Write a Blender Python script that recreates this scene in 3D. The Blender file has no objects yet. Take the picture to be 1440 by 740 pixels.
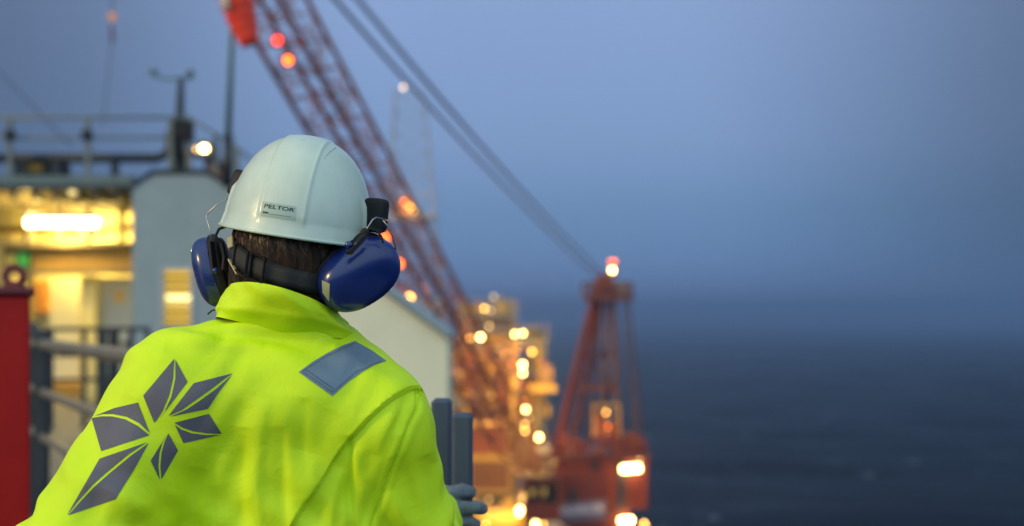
import bpy, math, random
import numpy as np
from mathutils import Vector, Matrix
from mathutils.bvhtree import BVHTree
random.seed(7); rng = np.random.default_rng(7)
S = bpy.context.scene
COL = S.collection
PI = math.pi
F, CX, HY, CZ = 2000.0, 720.0, 445.0, 41.5      # photo focal length (px), centre column, horizon row, eye height above the sea
FLOOR = 40.0
def W(px, py, D): return Vector(((px-CX)/F*D, D, CZ+(HY-py)/F*D))
def V(*a): return Vector(a)

# ------------------------------------------------------------------ materials
def mat(name, col, rough=.5, metal=0., noise=0., nscale=8., bump=0., bscale=60., spec=.5, coat=0., sheen=0., rust=None, trans=0., subs=0., emis=None):
    m = bpy.data.materials.new(name); m.use_nodes = True
    nt = m.node_tree; b = nt.nodes['Principled BSDF']
    b.inputs['Base Color'].default_value = (*col, 1)
    b.inputs['Roughness'].default_value = rough
    b.inputs['Metallic'].default_value = metal
    b.inputs['Specular IOR Level'].default_value = spec
    b.inputs['Coat Weight'].default_value = coat
    b.inputs['Sheen Weight'].default_value = sheen
    if emis:
        b.inputs['Emission Color'].default_value = (*emis[0], 1); b.inputs['Emission Strength'].default_value = emis[1]
    tc = nt.nodes.new('ShaderNodeTexCoord')
    if noise > 0 or rust:
        n = nt.nodes.new('ShaderNodeTexNoise'); n.inputs['Scale'].default_value = nscale; n.inputs['Detail'].default_value = 8; n.inputs['Roughness'].default_value = .65
        nt.links.new(tc.outputs['Object'], n.inputs['Vector'])
        r = nt.nodes.new('ShaderNodeValToRGB')
        e0, e1 = r.color_ramp.elements
        e0.position, e1.position = .3, .7
        e0.color = tuple(c*(1-noise) for c in col)+(1,)
        e1.color = tuple(min(1, c*(1+noise*.6)) for c in col)+(1,)
        if rust:
            e = r.color_ramp.elements.new(.24); e.color = (*rust, 1)
        nt.links.new(n.outputs['Fac'], r.inputs['Fac']); nt.links.new(r.outputs['Color'], b.inputs['Base Color'])
        mr = nt.nodes.new('ShaderNodeMapRange'); mr.inputs['To Min'].default_value = max(0, rough-.12); mr.inputs['To Max'].default_value = min(1, rough+.12)
        nt.links.new(n.outputs['Fac'], mr.inputs['Value']); nt.links.new(mr.outputs['Result'], b.inputs['Roughness'])
    if bump > 0:
        n2 = nt.nodes.new('ShaderNodeTexNoise'); n2.inputs['Scale'].default_value = bscale; n2.inputs['Detail'].default_value = 6
        nt.links.new(tc.outputs['Object'], n2.inputs['Vector'])
        bp = nt.nodes.new('ShaderNodeBump'); bp.inputs['Strength'].default_value = bump; bp.inputs['Distance'].default_value = .002
        nt.links.new(n2.outputs['Fac'], bp.inputs['Height']); nt.links.new(bp.outputs['Normal'], b.inputs['Normal'])
    return m
def lampmat(name, col, st): return mat(name, tuple(c*.3+.01 for c in col), .4, emis=(col, st))

M = {}
M['shell'] = mat('helmet_plastic', (.54,.635,.53), .32, coat=.3, noise=.06, nscale=34, bump=.10, bscale=120)
M['black'] = mat('black_plastic', (.009,.009,.011), .6, noise=.2, nscale=30, spec=.3)
M['strap'] = mat('black_webbing', (.014,.014,.013), .6, bump=.6, bscale=900)
M['blue'] = mat('blue_plastic', (.007,.024,.145), .25, coat=.25, noise=.12, nscale=22, bump=.05, bscale=90)
M['wire'] = mat('steel_wire', (.35,.35,.36), .3, 1.)
M['sticker'] = mat('pale_sticker', (.34,.36,.2), .35)
M['clearlabel'] = mat('clear_label', (.36,.48,.40), .35)
M['ink'] = mat('black_ink', (.01,.02,.02), .4)
M['skin'] = mat('skin', (.45,.25,.17), .5, noise=.1, nscale=40)
M['glove'] = mat('grey_glove', (.15,.18,.20), .8, noise=.25, nscale=40, bump=.5, bscale=400)
M['trousers'] = mat('navy_trousers', (.02,.03,.07), .8, bump=.4, bscale=500)
M['boot'] = mat('boot_leather', (.02,.018,.015), .5)
M['amber'] = mat('amber_plastic', (.5,.4,.18), .25)
M['red'] = mat('red_paint', (.38,.006,.004), .5, spec=.25, noise=.15, nscale=5, bump=.1, bscale=30, rust=(.16,.02,.01))
M['dred'] = mat('dark_red_paint', (.12,.008,.012), .45)
M['grey'] = mat('grey_paint', (.16,.19,.22), .5, noise=.18, nscale=5, bump=.15, bscale=30)
M['galv'] = mat('galvanised_steel', (.25,.22,.16), .42, .6, noise=.25, nscale=9)
M['dsteel'] = mat('dark_steel', (.022,.03,.038), .5, .2, noise=.3, nscale=8)
M['railpaint'] = mat('rail_paint', (.15,.18,.165), .5, noise=.2, nscale=6)
M['greenpole'] = mat('green_grey_paint', (.07,.14,.13), .5, noise=.2, nscale=6)
M['bluepad'] = mat('blue_grey_paint', (.045,.07,.11), .65, noise=.2, nscale=4, bump=.1, bscale=20)
M['wallgrey'] = mat('pale_grey_cladding', (.25,.32,.345), .55, noise=.08, nscale=2.5, bump=.1, bscale=8)
M['roofedge'] = mat('grey_green_roof_edge', (.11,.16,.16), .5, noise=.2, nscale=3)
M['cream'] = mat('cream_cladding', (.72,.70,.50), .6, noise=.07, nscale=3, bump=.1, bscale=10)
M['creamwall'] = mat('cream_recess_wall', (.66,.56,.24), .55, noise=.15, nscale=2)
M['ochre'] = mat('ochre_beam', (.36,.20,.025), .5, noise=.15, nscale=3)
M['steelgrn'] = mat('brown_beam', (.14,.11,.05), .6, noise=.3, nscale=3)
M['doorgrey'] = mat('door_grey', (.36,.40,.44), .5, noise=.06, nscale=3)
M['orangebox'] = mat('orange_box', (.7,.30,.03), .45)
M['deck'] = mat('deck_paint', (.07,.075,.08), .55, noise=.35, nscale=1.2, bump=.4, bscale=12)
M['cranered'] = mat('crane_orange_red', (.145,.020,.005), .5, noise=.3, nscale=.7, rust=(.10,.03,.015))
M['boomred'] = mat('boom_red', (.34,.085,.030), .5, noise=.35, nscale=.9)
M['hazedsteel'] = mat('haze_paled_steel', (.36,.39,.42), .6, noise=.1, nscale=.4)  # steel colour paled toward the sky, standing in for haze
M['cranedark'] = mat('crane_dark_red', (.10,.030,.022), .55, noise=.35, nscale=.7)
M['cable'] = mat('steel_cable', (.035,.045,.055), .6, .3)
M['modcream'] = mat('module_cream', (.25,.14,.06), .6, noise=.25, nscale=.5)
M['modbrown'] = mat('module_brown', (.13,.050,.022), .6, noise=.35, nscale=.5)
M['modyellow'] = mat('module_yellow', (.55,.34,.05), .5, noise=.2, nscale=.6)
M['modgrey'] = mat('module_grey', (.20,.21,.20), .6, noise=.25, nscale=.5)
M['modred'] = mat('module_red', (.22,.05,.02), .6, noise=.3, nscale=.5)
M['windsock'] = mat('windsock_cloth', (.80,.045,.015), .8, bump=.3, bscale=40)
M['glassdark'] = mat('dark_glass', (.01,.012,.015), .08, spec=.7)
M['signw'] = mat('white_lettering', (.62,.62,.66), .5)
M['signg'] = mat('grey_sign', (.12,.12,.17), .5)
M['greensign'] = lampmat('green_sign_light', (.10,.75,.08), .16)
M['yelsign'] = lampmat('yellow_sign_light', (.75,.6,.05), .22)
M['tube'] = lampmat('tube_light', (1,.86,.42), 14)
M['winlit'] = lampmat('lit_window', (1,.62,.07), .85)
M['winlit2'] = lampmat('lit_window_bright', (1,.82,.32), 2.6)
M['lwhite'] = lampmat('warm_white_lamp', (1,.70,.22), 32)
M['lyellow'] = lampmat('yellow_lamp', (1,.52,.10), 13)
M['lorange'] = lampmat('orange_lamp', (1,.15,.012), 8)
M['lred'] = lampmat('red_lamp', (1,.045,.02), 6)
M['ldim'] = lampmat('dim_lamp', (1,.66,.24), 7)
M['lpale'] = lampmat('pale_lamp', (1,.62,.36), 7)

# ------------------------------------------------------------------ mesh helpers
ORG = {}
class MB:
    def __init__(s): s.v=[]; s.f=[]; s.fm=[]
    def add(s, vs, fs, mi=0):
        n=len(s.v); s.v += [tuple(v) for v in vs]; s.f += [tuple(i+n for i in f) for f in fs]; s.fm += [mi]*len(fs); return s
    def box(s, c, size, rot=None, mi=0, bev=0.):
        hx,hy,hz=[q/2 for q in size]; c=Vector(c); R = rot or Matrix.Identity(3)
        if bev<=0:
            vs=[c+R@V(x*hx,y*hy,z*hz) for x in(-1,1) for y in(-1,1) for z in(-1,1)]
            return s.add(vs,[(0,1,3,2),(4,6,7,5),(0,4,5,1),(2,3,7,6),(0,2,6,4),(1,5,7,3)],mi)
        b=bev; L=[(-hz,hx-b,hy-b),(-hz+b,hx,hy),(hz-b,hx,hy),(hz,hx-b,hy-b)]
        vs=[];fs=[]
        for z,x,y in L:
            for a,d in ((-x,-y+b),(-x+b,-y),(x-b,-y),(x,-y+b),(x,y-b),(x-b,y),(-x+b,y),(-x,y-b)): vs.append(c+R@V(a,d,z))
        for k in range(3):
            for i in range(8): j=(i+1)%8; fs.append((k*8+i,k*8+j,k*8+8+j,k*8+8+i))
        fs.append(tuple(range(7,-1,-1))); fs.append(tuple(range(24,32)))
        return s.add(vs,fs,mi)
    def bx(s, x0,x1,y0,y1,z0,z1, mi=0, bev=0.): return s.box(((x0+x1)/2,(y0+y1)/2,(z0+z1)/2),(abs(x1-x0),abs(y1-y0),abs(z1-z0)),None,mi,bev)
    def beam(s, a, b, w, h=None, mi=0):
        a=Vector(a); b=Vector(b); d=b-a; L=d.length
        if L<1e-6: return s
        return s.box((a+b)/2,(w,h or w,L),d.to_track_quat('Z','Y').to_matrix(),mi)
    def tube(s, pts, r, n=8, mi=0, closed=False):
        pts=[Vector(p) for p in pts]; k=len(pts); rs = r if isinstance(r,(list,tuple)) else [r]*k
        vs=[];fs=[]; up=None
        for i,p in enumerate(pts):
            t=(pts[min(i+1,k-1)]-pts[max(i-1,0)]).normalized()
            if up is None: up = V(0,0,1) if abs(t.z)<.9 else V(1,0,0)
            a=t.cross(up); a = a.normalized() if a.length>1e-5 else t.orthogonal().normalized()
            b=t.cross(a).normalized(); up=-b if b.dot(up)<0 else b
            a=t.cross(up).normalized(); b=up
            for j in range(n): q=2*PI*j/n; vs.append(p+(a*math.cos(q)+b*math.sin(q))*rs[i])
        for i in range(k-1):
            for j in range(n): j2=(j+1)%n; fs.append((i*n+j,i*n+j2,(i+1)*n+j2,(i+1)*n+j))
        fs.append(tuple(range(n-1,-1,-1))); fs.append(tuple(range((k-1)*n,k*n)))
        return s.add(vs,fs,mi)
    def lathe(s, c, prof, n=20, mi=0, rot=None):   # prof: (r,z)
        c=Vector(c); R=rot or Matrix.Identity(3); vs=[];fs=[]
        for r,z in prof:
            for j in range(n): q=2*PI*j/n; vs.append(c+R@V(r*math.cos(q),r*math.sin(q),z))
        for i in range(len(prof)-1):
            for j in range(n): j2=(j+1)%n; fs.append((i*n+j,i*n+j2,(i+1)*n+j2,(i+1)*n+j))
        if prof[0][0]>1e-5: fs.append(tuple(range(n-1,-1,-1)))
        if prof[-1][0]>1e-5: fs.append(tuple(range((len(prof)-1)*n,len(prof)*n)))
        return s.add(vs,fs,mi)
    def ball(s, c, r, n=14, mi=0):
        r3 = r if isinstance(r,(tuple,list)) else (r,r,r); c=Vector(c); vs=[];fs=[]; k=n//2
        for i in range(k+1):
            th=-PI/2+PI*i/k
            for j in range(n): q=2*PI*j/n; vs.append(c+V(r3[0]*math.cos(th)*math.cos(q),r3[1]*math.cos(th)*math.sin(q),r3[2]*math.sin(th)))
        for i in range(k):
            for j in range(n): j2=(j+1)%n; fs.append((i*n+j,i*n+j2,(i+1)*n+j2,(i+1)*n+j))
        return s.add(vs,fs,mi)
    def prism(s, pts, z0, z1, mi=0):
        n=len(pts); vs=[(x,y,z0) for x,y in pts]+[(x,y,z1) for x,y in pts]
        return s.add(vs,[tuple(range(n-1,-1,-1)),tuple(range(n,2*n))]+[(i,(i+1)%n,n+(i+1)%n,n+i) for i in range(n)],mi)
    def extr(s, pts, d, mi=0):   # polygon (3D points) swept along vector d
        n=len(pts); pts=[Vector(p) for p in pts]; d=Vector(d)
        return s.add(pts+[p+d for p in pts],[tuple(range(n-1,-1,-1)),tuple(range(n,2*n))]+[(i,(i+1)%n,n+(i+1)%n,n+i) for i in range(n)],mi)
    def build(s, name, mats, parent=None, smooth=False, origin=None, auto=None):
        if not isinstance(mats,(list,tuple)): mats=[mats]
        vs=np.array(s.v,dtype=float)
        if parent is not None: o3 = ORG[parent.name]
        elif origin is not None: o3=np.array(origin,dtype=float)
        else: o3=np.array([(vs[:,0].min()+vs[:,0].max())/2,(vs[:,1].min()+vs[:,1].max())/2,vs[:,2].min()])
        me=bpy.data.meshes.new(name); me.from_pydata((vs-o3).tolist(),[],s.f)
        for m in mats: me.materials.append(m)
        me.polygons.foreach_set('material_index',s.fm)
        if smooth: me.polygons.foreach_set('use_smooth',[True]*len(s.f))
        me.validate(); me.update()
        o=bpy.data.objects.new(name,me); COL.objects.link(o)
        ORG[o.name]=o3
        if parent is not None: o.parent=parent
        else: o.location=o3
        if smooth and auto:
            md=o.modifiers.new('es','EDGE_SPLIT'); md.split_angle=math.radians(auto)
        return o
def tag(o,label=None,cat=None,group=None,kind=None):
    if label: o['label']=label
    if cat: o['category']=cat
    if group: o['group']=group
    if kind: o['kind']=kind
    return o
def thing(name, loc, label, cat, group=None):
    o=bpy.data.objects.new(name,None); COL.objects.link(o); o.location=loc; o.empty_display_size=.3
    ORG[o.name]=np.array(loc,dtype=float); return tag(o,label,cat,group)
def npmesh(name, v, faces, m, parent, smooth=True):
    o3=ORG[parent.name]; me=bpy.data.meshes.new(name); me.from_pydata((np.asarray(v)-o3).tolist(),[],[tuple(f) for f in faces])
    me.materials.append(m)
    if smooth: me.polygons.foreach_set('use_smooth',[True]*len(me.polygons))
    me.validate(); me.update()
    o=bpy.data.objects.new(name,me); COL.objects.link(o); o.parent=parent; ORG[o.name]=o3; return o
def textmesh(body, size, extrude=.0, bold=0.):
    cu=bpy.data.curves.new('txt','FONT'); cu.body=body; cu.size=size; cu.extrude=extrude; cu.offset=bold; cu.align_x='CENTER'; cu.align_y='CENTER'
    o=bpy.data.objects.new('txt',cu); COL.objects.link(o); dg=bpy.context.evaluated_depsgraph_get(); dg.update()
    me=bpy.data.meshes.new_from_object(o.evaluated_get(dg))
    vs=[v.co.copy() for v in me.vertices]; fs=[tuple(p.vertices) for p in me.polygons]
    bpy.data.objects.remove(o); bpy.data.curves.remove(cu); bpy.data.meshes.remove(me); return vs,fs

# ------------------------------------------------------------------ signed distance fields and surface nets
def cap(P,a,b,ra,rb,sq=None):
    a=np.array(a);b=np.array(b); ba=b-a; pa=P-a
    h=np.clip((pa@ba)/(ba@ba),0,1)[...,None]; q=pa-h*ba
    if sq is not None: q=q*np.array(sq)
    return np.linalg.norm(q,axis=-1)-(ra+(rb-ra)*h[...,0])
def ell(P,c,r,R=None):
    q=P-np.array(c)
    if R is not None: q=q@np.array(R)
    r=np.array(r); k0=np.linalg.norm(q/r,axis=-1); k1=np.linalg.norm(q/(r*r),axis=-1)+1e-9
    return k0*(k0-1)/k1
def smin(a,b,k):
    h=np.clip(.5+.5*(b-a)/k,0,1); return b*(1-h)+a*h-k*h*(1-h)
def smax(a,b,k): return -smin(-a,-b,k)
def nets(fn, lo, hi, h):
    lo=np.array(lo);hi=np.array(hi); n=np.ceil((hi-lo)/h).astype(int)+1
    ax=[lo[i]+h*np.arange(n[i]) for i in range(3)]
    val=np.empty(n,dtype=np.float64)
    for i in range(n[0]):
        Y,Z=np.meshgrid(ax[1],ax[2],indexing='ij'); P=np.stack([np.full_like(Y,ax[0][i]),Y,Z],-1); val[i]=fn(P)
    ins=val<0
    c=[ (slice(0,-1) if a==0 else slice(1,None)) for a in (0,1)]
    cnt=sum(ins[c[a],c[b],c[d]].astype(int) for a in(0,1) for b in(0,1) for d in(0,1))
    act=(cnt>0)&(cnt<8); idx=-np.ones(act.shape,int); ii=np.argwhere(act); idx[act]=np.arange(len(ii))
    acc=np.zeros((len(ii),3)); num=np.zeros(len(ii))
    cor=[(a,b,d) for a in(0,1) for b in(0,1) for d in(0,1)]
    for p in cor:
        for ax_ in range(3):
            if p[ax_]: continue
            q=list(p); q[ax_]=1
            va=val[ii[:,0]+p[0],ii[:,1]+p[1],ii[:,2]+p[2]]; vb=val[ii[:,0]+q[0],ii[:,1]+q[1],ii[:,2]+q[2]]
            m=(va<0)!=(vb<0); t=np.where(m,va/(va-vb+1e-12),0)
            pt=np.tile(np.array(p,float),(len(ii),1)); pt[:,ax_]+=t
            acc[m]+=pt[m]; num[m]+=1
    v=lo+h*(ii+acc/np.maximum(num,1)[:,None])
    faces=[]
    for ax_ in range(3):
        o1,o2=[(1,2),(2,0),(0,1)][ax_]
        sl0=[slice(None)]*3; sl1=[slice(None)]*3; sl0[ax_]=slice(0,-1); sl1[ax_]=slice(1,None)
        A=ins[tuple(sl0)];B=ins[tuple(sl1)]; e=np.argwhere(A!=B)
        e=e[(e[:,o1]>0)&(e[:,o2]>0)&(e[:,o1]<n[o1]-1)&(e[:,o2]<n[o2]-1)]
        def g(d1,d2):
            q=e.copy(); q[:,o1]-=d1; q[:,o2]-=d2; return idx[q[:,0],q[:,1],q[:,2]]
        f=np.stack([g(1,1),g(0,1),g(0,0),g(1,0)],1); fl=A[e[:,0],e[:,1],e[:,2]]
        f[~fl]=f[~fl][:,::-1]; faces.append(f)
    f=np.concatenate(faces); f=f[(f>=0).all(1)]
    return v,f
def relax(v,f,it=2,lam=.5):
    e=np.concatenate([f[:,[0,1]],f[:,[1,2]],f[:,[2,3]],f[:,[3,0]]]); e=np.concatenate([e,e[:,::-1]])
    deg=np.bincount(e[:,0],minlength=len(v))[:,None]
    for _ in range(it):
        s=np.stack([np.bincount(e[:,0],weights=v[e[:,1],k],minlength=len(v)) for k in range(3)],1)
        v=v+lam*(s/np.maximum(deg,1)-v)
    return v
def vnormals(v,f):
    n=np.cross(v[f[:,2]]-v[f[:,0]],v[f[:,3]]-v[f[:,1]]); out=np.zeros_like(v)
    for k in range(4):
        for a in range(3): out[:,a]+=np.bincount(f[:,k],weights=n[:,a],minlength=len(v))
    return out/(np.linalg.norm(out,axis=1,keepdims=True)+1e-12)
def subdiv(v,f):   # linear quad split, then relax a touch
    e=np.concatenate([f[:,[0,1]],f[:,[1,2]],f[:,[2,3]],f[:,[3,0]]]); es=np.sort(e,1); u,inv=np.unique(es,axis=0,return_inverse=True); inv=inv.reshape(-1)
    n=len(v); nf=len(f); ev=(v[u[:,0]]+v[u[:,1]])/2; fv=v[f].mean(1); V2=np.concatenate([v,ev,fv])
    E=[n+inv[k*nf:(k+1)*nf] for k in range(4)]; C_=n+len(u)+np.arange(nf)
    F2=np.concatenate([np.stack([f[:,0],E[0],C_,E[3]],1),np.stack([E[0],f[:,1],E[1],C_],1),np.stack([C_,E[1],f[:,2],E[2]],1),np.stack([E[3],C_,E[2],f[:,3]],1)])
    return relax(V2,F2,2,.5),F2
def Q(px,py,D): return np.array(W(px,py,D))
# ================================================================== THE PERSON (about 2.1 m in front of the camera, back turned)
def rot(ax,deg): return np.array(Matrix.Rotation(math.radians(deg),3,ax))
HC=Q(419,331,2.12); HR=rot('Z',-3)@rot('Y',9.0)@rot('X',3.0)
def H(x,y,z): return HC+HR@np.array([x,y,z],float)
def Hv(A): return HC+np.asarray(A)@HR.T
def toH(P): return (np.asarray(P)-HC)@HR
pelvis=Q(385,1010,2.17)
person=thing('person',(float(HC[0]),2.15,FLOOR),'person in yellow high-visibility jacket and white hard hat, seen from behind','person')
# --- cloth materials
def jacket_material():
    m=mat('hi_vis_cloth',(.60,.95,.010),.55,spec=.28,sheen=0.); nt=m.node_tree; b=nt.nodes['Principled BSDF']
    tc=nt.nodes.new('ShaderNodeTexCoord')
    n=nt.nodes.new('ShaderNodeTexNoise'); n.inputs['Scale'].default_value=26; n.inputs['Detail'].default_value=7; n.inputs['Roughness'].default_value=.7
    w=nt.nodes.new('ShaderNodeTexNoise'); w.inputs['Scale'].default_value=900; w.inputs['Detail'].default_value=2
    g=nt.nodes.new('ShaderNodeTexNoise'); g.inputs['Scale'].default_value=9; g.inputs['Detail'].default_value=6
    for q in (n,w,g): nt.links.new(tc.outputs['Object'],q.inputs['Vector'])
    r=nt.nodes.new('ShaderNodeValToRGB'); r.color_ramp.elements[0].position=.28; r.color_ramp.elements[0].color=(.57,.79,.009,1); r.color_ramp.elements[1].position=.6; r.color_ramp.elements[1].color=(.65,.88,.010,1)
    nt.links.new(g.outputs['Fac'],r.inputs['Fac']); nt.links.new(r.outputs['Color'],b.inputs['Base Color'])
    cz=nt.nodes.new('ShaderNodeTexNoise'); cz.inputs['Scale'].default_value=11; cz.inputs['Detail'].default_value=3; cz.inputs['Distortion'].default_value=1.6; nt.links.new(tc.outputs['Object'],cz.inputs['Vector'])
    ab=nt.nodes.new('ShaderNodeMath'); ab.operation='SUBTRACT'; ab.inputs[1].default_value=.5; nt.links.new(cz.outputs['Fac'],ab.inputs[0]); ac=nt.nodes.new('ShaderNodeMath'); ac.operation='ABSOLUTE'; nt.links.new(ab.outputs[0],ac.inputs[0])
    b0=nt.nodes.new('ShaderNodeBump'); b0.invert=True; b0.inputs['Strength'].default_value=.14; b0.inputs['Distance'].default_value=.016; nt.links.new(ac.outputs[0],b0.inputs['Height'])
    b1=nt.nodes.new('ShaderNodeBump'); nt.links.new(b0.outputs['Normal'],b1.inputs['Normal']); b1.inputs['Strength'].default_value=.25; b1.inputs['Distance'].default_value=.006
    b2=nt.nodes.new('ShaderNodeBump'); b2.inputs['Strength'].default_value=.5; b2.inputs['Distance'].default_value=.0009
    nt.links.new(n.outputs['Fac'],b1.inputs['Height']); nt.links.new(w.outputs['Fac'],b2.inputs['Height']); nt.links.new(b1.outputs['Normal'],b2.inputs['Normal']); nt.links.new(b2.outputs['Normal'],b.inputs['Normal'])
    return m
M['jacket']=jacket_material()
M['reflect']=mat('reflective_print',(.115,.115,.145),.5,.35,bump=.5,bscale=1500,noise=.12,nscale=30)
M['tape']=mat('reflective_tape',(.17,.24,.30),.45,.3,bump=.6,bscale=900,noise=.08,nscale=60)
M['stitch']=mat('yellow_thread',(.5,.62,.03),.7)
M['stitchdark']=mat('grey_thread',(.06,.08,.09),.7)
M['hair']=mat('brown_hair',(.075,.034,.014),.42,spec=.6,noise=.4,nscale=60)
# --- jacket field
uB=Q(400,548,2.13); shL=Q(260,556,2.06); shR=Q(526,600,2.10); elL=Q(97,803,1.98); elR=Q(592,805,2.17); wrR=Q(612,716,2.47); wrL=Q(215,716,2.47)
def jfield(P):
    d=cap(P,Q(392,590,2.13),Q(385,1000,2.14),.155,.165,(.80,1.12,1))
    d=smin(d,cap(P,uB,shL,.098,.086),.05)
    d=smin(d,cap(P,uB+np.array([.01,0,-.012]),shR,.094,.081),.05)
    d=smin(d,cap(P,Q(404,458,2.13),uB,.072,.13),.06)
    a=cap(P,shL,elL,.092,.083); a=smin(a,cap(P,elL,wrL,.076,.050),.03)
    d=smin(d,a,.045)
    a=cap(P,shR,elR,.080,.073); a=smin(a,cap(P,elR,wrR,.072,.046),.03)
    d=smin(d,a,.030)
    d=smax(d,(CZ-.83)-P[...,2],.01)          # hem
    d=smax(d,P[...,2]-(CZ-.005),.01)         # neck opening level
    return d
v,f=nets(jfield,Q(0,445,1.78)+np.array([-.12,0,-.90]),Q(680,420,2.62)+np.array([.06,0,0]),.0055)
v=relax(v,f,3); v,f=subdiv(v,f); n=vnormals(v,f)
def pix(v): return CX+F*v[:,0]/v[:,1], HY-F*(v[:,2]-CZ)/v[:,1]
def sstep(x): x=np.clip(x,0,1); return x*x*(3-2*x)
def polydist(px,py,pts):
    best=np.full(px.shape,1e9); sgn=np.zeros(px.shape); tt=np.zeros(px.shape); L=0; tot=sum(math.dist(pts[i],pts[i+1]) for i in range(len(pts)-1))
    for i in range(len(pts)-1):
        ax,ay=pts[i]; bx,by=pts[i+1]; dx,dy=bx-ax,by-ay; l=math.hypot(dx,dy)
        t=np.clip(((px-ax)*dx+(py-ay)*dy)/(l*l),0,1); ex=px-ax-t*dx; ey=py-ay-t*dy; d=np.hypot(ex,ey); m=d<best
        s=(dx*ey-dy*ex)/l
        best=np.where(m,d,best); sgn=np.where(m,np.sign(s),sgn); tt=np.where(m,(L+t*l)/tot,tt); L+=l
    return best,sgn,tt
def curve(pts,n=8):    # Catmull-Rom in the plane
    out=[]; p=[pts[0]]+list(pts)+[pts[-1]]
    for i in range(1,len(p)-2):
        for k in range(n):
            t=k/n; a,b,c,d=[np.array(q,float) for q in p[i-1:i+3]]
            out.append(tuple(.5*((2*b)+(c-a)*t+(2*a-5*b+4*c-d)*t*t+(3*b-a-3*c+d)*t**3)))
    out.append(tuple(pts[-1])); return out
SEAM1=curve([(606,556),(584,546),(560,556),(535,574),(508,600),(480,633),(455,672),(432,706),(408,745),(392,790)])
SEAM2=curve([(590,552),(586,576),(573,604),(556,648),(538,695),(520,745),(508,790)])
def folds(v,n):
    px,py=pix(v); back=sstep((-n[:,1]+.15)/.5); d=np.zeros(len(v))
    # garment panel: the yoke side stands proud of the sleeve panel along the seam
    bd,sg,t=polydist(px,py,SEAM1); m=sstep(bd/1.6)
    prof=np.where(sg>0,1,-1)*m*np.exp(-(bd/34)**2)
    d+=back*.0024*prof*np.clip(1.6-abs(t-.3),.3,1); d-=back*.0004*np.exp(-(bd/1.8)**2)
    bd,sg,t=polydist(px,py,SEAM2); d-=back*.0014*np.exp(-(bd/1.8)**2); d+=back*.0008*np.exp(-((bd-7)/5)**2)
    FL=[ # centre line, half width px, amplitude mm (negative = groove)
     ([(300,474),(350,470),(410,474),(470,486)],9,-5.0),([(300,462),(350,459),(420,463),(470,473)],6,3.2),
     ([(250,468),(310,480),(370,484)],8,2.5),([(232,486),(290,494),(350,500)],12,-2.2),
     ([(580,548),(566,575),(562,610)],6,-2.6),([(598,560),(601,600),(612,650)],8,2.2),([(572,560),(545,600),(528,640)],8,2.4),
     ([(489,612),(494,650),(494,700),(498,760)],5,-3.2),([(500,630),(508,690),(516,760)],12,2.4),
     ([(440,640),(425,690),(418,745)],18,2.2),
     ([(372,560),(364,620),(360,680),(366,760)],13,3.6),([(396,600),(398,660),(402,760)],9,-3.0),([(344,600),(340,680),(336,760)],12,-3.2),
     ([(428,560),(424,620),(430,700)],14,-2.4),([(316,640),(306,700),(300,760)],12,2.4),([(284,660),(272,720),(262,770)],12,-2.4),
     ([(250,690),(236,740),(228,780)],14,2.2),
     ([(212,500),(190,520),(170,560),(150,600)],10,1.8),([(190,560),(170,610),(150,650)],14,-1.6),
     ([(120,610),(100,660),(90,720)],16,2.0),([(150,690),(128,740),(110,780)],14,-2.2),([(196,700),(176,740),(160,790)],16,2.2),
     ([(300,500),(330,540),(345,600)],16,-1.6),([(470,580),(450,620),(430,650)],18,-1.8),
     ([(480,660),(470,700),(462,750)],9,2.6),([(548,690),(560,720),(575,760)],12,2.4),([(600,640),(612,690),(622,740)],10,-2.6),
     ([(560,640),(575,690),(588,740)],10,-1.8)]
    for pts,w,a in FL:
        bd,sg,t=polydist(px,py,curve(pts,5)); env=np.sin(PI*np.clip(t,0,1))**.6
        w2=w*(1+.5*np.where(sg>0,1,-.3)); d+=back*a*.001*np.exp(-(bd/w2)**2)*env
    # broad irregular drape everywhere (real cloth never lies smooth)
    x,y,z=v[:,0],v[:,1],v[:,2]-CZ; amp=sstep((-.06-z)/.3)
    u=x*26+4*np.sin(z*9)+2.2*np.sin(y*14+z*5); q=z*7+1.5*np.sin(x*17+y*8)
    d+=amp*.0022*np.sin(u+1.3*np.sin(q))*(.6+.4*np.sin(q*1.7+2))
    d+=.0009*np.sin(x*61+z*37+3*np.sin(z*23+y*19))+.0006*np.sin(z*83-x*47+3*np.sin(x*31+y*11))
    # sleeve creases round the elbows
    for e in (elL,elR):
        r=np.linalg.norm(v-e,axis=1); d+=.004*np.exp(-(r/.12)**2)*np.sin(z*90+x*30+2*np.sin(y*40))
    return d
v=v+n*(1.9*folds(v,n))[:,None]
jacket=npmesh('jacket',v,f,M['jacket'],person)
JB=BVHTree.FromPolygons(v.tolist(),[tuple(q) for q in f])
EYE=V(0,0,CZ)
def onjacket(px,py,off=.001):
    d=(W(px,py,2.)-EYE).normalized(); h=JB.ray_cast(EYE,d)
    if h[0] is None:
        h=JB.find_nearest(W(px,py,2.08))
    nn=h[1]; nn = nn if nn.dot(d)<0 else -nn
    return h[0]+nn*off, nn
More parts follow.
